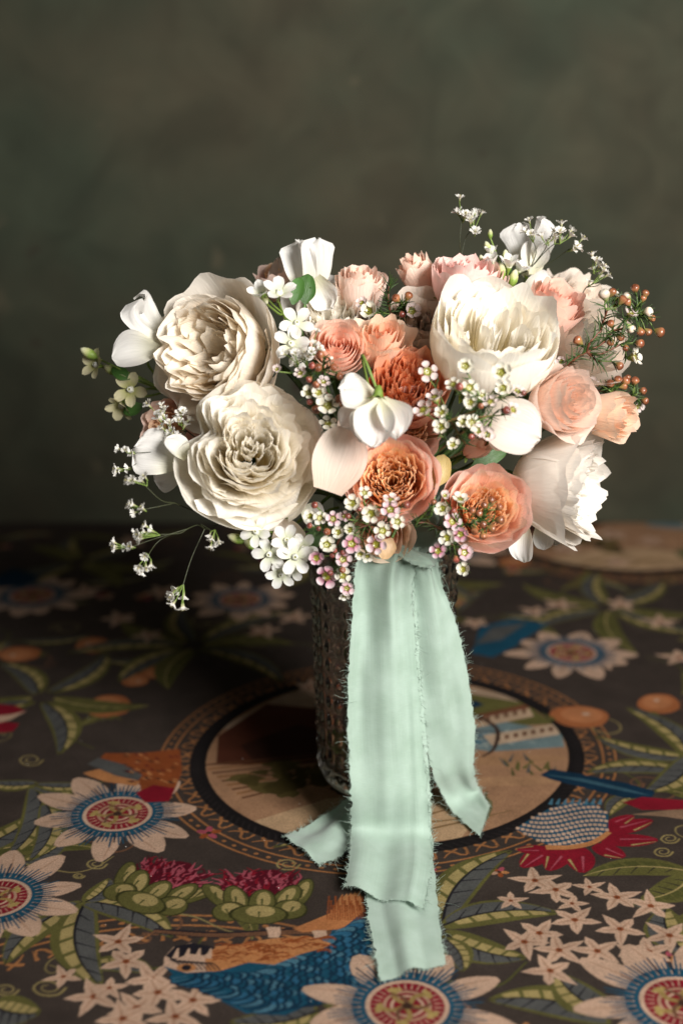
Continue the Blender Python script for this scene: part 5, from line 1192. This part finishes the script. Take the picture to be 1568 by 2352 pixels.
wax_sprig('wax flower sprig with coppery buds right above the heart-shaped rose', (745, 900, -.070),
    [(735, 890, -.090, -1), (742, 850, -.092, 0), (760, 920, -.094, 0), (725, 930, -.092, 0)],
    W(c1_, [(1210, 945, 0, (-.1, .3, 1), 1.05, 0), (1255, 1008, 0, None, 1.25, -.003), (1232, 892, 3, (.3, .5, .8), .85, .002), (1160, 945, 0, (.1, .2, 1), .9, .004), (1120, 850, 3, (-.2, .5, .8), .9, .006), (1255, 1095, 0, (.1, .6, .7), .9, .004), (1005, 830, 3, (-.2, .4, .8), .6, .004)], -.104),
    B(c1_, [(1215, 757, 0, 1.15, 0), (1205, 822, 0, 1.1, 0), (1280, 818, 0, 1.0, 0), (1175, 812, 1, .95, 0), (1310, 865, 0, 1.0, 0), (1195, 905, 0, 1.05, 0), (1310, 977, 0, 1.3, -.003), (1195, 1026, 0, 1.2, 0), (1270, 775, 2, .5, 0), (1160, 880, 1, .9, .003), (1165, 990, 1, .9, .003)], -.103), 85, needle=1.3)
wax_sprig('twiggy wax flower sprig full of brown buds reaching out at the right', (*c2_(1000, 830), -.040),
    [(*c2_(1110, 745), -.045, -1), (*c2_(1180, 640), -.045, 0), (*c2_(1240, 640), -.045, 0), (*c2_(1290, 700), -.042, 0), (*c2_(1210, 540), -.045, 1), (*c2_(1290, 590), -.045, 2), (*c2_(1180, 790), -.042, 0), (*c2_(1350, 560), -.043, 5)],
    W(c2_, [(1325, 555, 3, (.4, .5, .7), 1.0, 0), (1345, 768, 0, (.8, .2, .5), 1.05, 0), (985, 792, 3, (-.3, .2, .9), .7, .01), (1258, 468, 0, (.3, .8, .4), .8, .004), (1245, 520, 3, (-.2, .6, .7), .7, .004)], -.046),
    B(c2_, [(1345, 432, 0, 1.1, 0), (1395, 458, 0, 1.05, 0), (1385, 480, 0, .9, 0), (1235, 450, 0, 1.05, 0), (1285, 488, 0, 1.15, 0), (1308, 500, 0, 1.0, 0), (1430, 580, 0, .9, 0), (1225, 605, 0, 1.0, 0), (1325, 630, 2, 1.2, 0), (1372, 647, 0, 1.1, 0), (1410, 647, 0, 1.0, 0), (1468, 648, 0, 1.3, 0), (1275, 672, 0, 1.1, 0), (1225, 697, 0, 1.0, 0), (1300, 726, 0, .9, 0), (1370, 703, 0, 1.15, 0), (1065, 687, 0, 1.2, 0), (1270, 813, 0, 1.1, 0), (1195, 462, 2, 1.5, 0), (1410, 548, 2, 1.3, 0), (1305, 470, 2, 1.1, .004)], -.046), 86, twig=srgb(104, 58, 40), needle=1.2, needle_len=.011)
wax_sprig('brown-budded wax flower sprig behind the farthest right spray rose', (*c2_(1150, 940), -.015),
    [(*c2_(1230, 940), -.02, -1), (*c2_(1330, 960), -.02, 0), (*c2_(1300, 1040), -.02, 1)],
    W(c2_, [(1132, 902, 3, (.0, .5, .8), 1.0, 0), (1360, 1010, 3, (.5, -.2, .7), .8, .004)], -.022),
    B(c2_, [(1225, 900, 0, 1.1, 0), (1262, 880, 0, 1.1, 0), (1300, 887, 0, 1.15, 0), (1345, 885, 0, 1.1, 0), (1385, 935, 0, 1.0, 0), (1395, 985, 0, 1.0, 0), (1295, 1082, 0, 1.1, 0), (1290, 912, 0, 1.0, 0), (1310, 870, 0, .8, .003)], -.022), 87, needle=1.6)
wax_sprig('dark wax flower sprig with an upright green tip at the top centre', (*c2_(150, 640), -.005),
    [(*c2_(150, 560), -.018, -1), (*c2_(145, 385), -.02, 0), (*c2_(215, 540), -.02, 0)],
    W(c2_, [(252, 545, 3, (.3, .3, .9), 1.1, 0), (45, 545, 0, (-.2, .2, 1), 1.1, 0), (235, 650, 3, (.4, .1, .9), .9, 0), (10, 505, 3, (-.3, .4, .8), .8, .005)], -.026),
    B(c2_, [(175, 482, 0, 1.15, 0), (237, 469, 0, 1.1, 0), (205, 560, 1, .9, 0)], -.026), 88, needle=2.6, needle_len=.009)

# wispy statice
lace_sprig('wispy white statice trailing out at the lower left below the heart-shaped rose', (520, 1190, -.06),
    [(470, 1215, -.10, 0), (400, 1155, -.10, 0), (430, 1215, -.105, 1)],
    [(330, 1112, -.118, 2, 6, -60, 1.0), (322, 1172, -.118, 2, 6, -90, 1.0), (358, 1228, -.118, 3, 7, -80, 1.1), (298, 1258, -.118, 3, 5, -70, 1.05), (336, 1282, -.118, 3, 6, -150, 1.05), (418, 1352, -.118, 1, 9, 200, 1.15), (494, 1225, -.118, 1, 5, 180, .9)], 91)
lace_sprig('tiny white statice sprays between the cream rose and the left sweet pea', (470, 1010, -.035),
    [(430, 990, -.06, 0)], [(372, 960, -.065, 1, 6, -30, 1.0), (418, 968, -.07, 1, 6, 10, 1.0), (398, 1005, -.075, 1, 7, -20, 1.2), (297, 1042, -.085, 1, 4, -90, .9), (292, 1080, -.085, 1, 4, -100, .9)], 92)
lace_sprig('thin statice stems rising above the top right of the bouquet', (1075, 690, .02),
    [(1058, 590, .02, 0), (1215, 620, .02, 0)], [(1060, 502, .02, 1, 6, -10, 1.0), (1088, 525, .02, 1, 6, 10, 1.0), (1255, 552, .005, 2, 4, 10, .95), (1222, 548, .005, 2, 4, -10, .9), (1288, 550, .005, 2, 6, 15, 1.05), (1306, 572, .005, 2, 4, 40, .95)], 93)
lace_sprig('short statice sprig at the upper right edge of the bouquet', (1290, 720, .01),
    [(1345, 660, .01, 0)], [(1365, 618, .01, 1, 5, 20, 1.05), (1362, 652, .01, 1, 4, 60, .95)], 94)
lace_sprig('little statice spray under the upper star flowers', (690, 850, -.06),
    [(695, 830, -.075, 0)], [(680, 830, -.085, 1, 5, -30, 1.0), (716, 808, -.085, 1, 5, 20, 1.0), (705, 835, -.083, 1, 4, 0, .9)], 95)

# loose leaves filling the bouquet
def loose_leaf(label, px, py, Y, ang, tilt, L, W_, seed, col=LEAFG):
    rng = np.random.RandomState(seed); k = mpp(Y); pos = at(px, py, Y)
    t = thing('leaf_stalk', label, 'leaf', petal_matrix(pos, ang, tilt), 'loose green leaves'); bpy.context.view_layer.update()
    obj('leaf', free_petal(L * k, W_ * k, rng, bend=.5, cup=.3, ruf=.04, vm=.4, base=.12, nu=8, nv=12, c0=col, c1=col * 1.2, fold=-.18), M_LEAF, t)
    z = Vector(t.matrix_world.col[2][:3]); add_stem(t, pos, z, .0010, STEMG, rng=rng, back=.02)
loose_leaf('green leaf curling in front of the top left sweet pea', 700, 700, -.02, 5, 10, 78, 44, 1)
loose_leaf('dark green leaf in the gap right of the middle, under the white petal', 1080, 1075, -.055, 62, 5, 110, 40, 2)
loose_leaf('pale yellowish leaf between the two bottom peach roses', 1000, 1120, -.095, 15, 5, 90, 52, 3, srgb(170, 150, 96))
loose_leaf('green leaf under the right spray rose', 1225, 930, -.05, -60, 0, 60, 30, 4)
loose_leaf('pale leaf folded down over the top of the ribbon', 900, 1235, -.092, 205, 25, 62, 40, 5, srgb(176, 146, 108))
loose_leaf('green leaf inside the vase at the lower left', 800, 1740, -.02, -25, 10, 90, 50, 6, srgb(80, 120, 44))
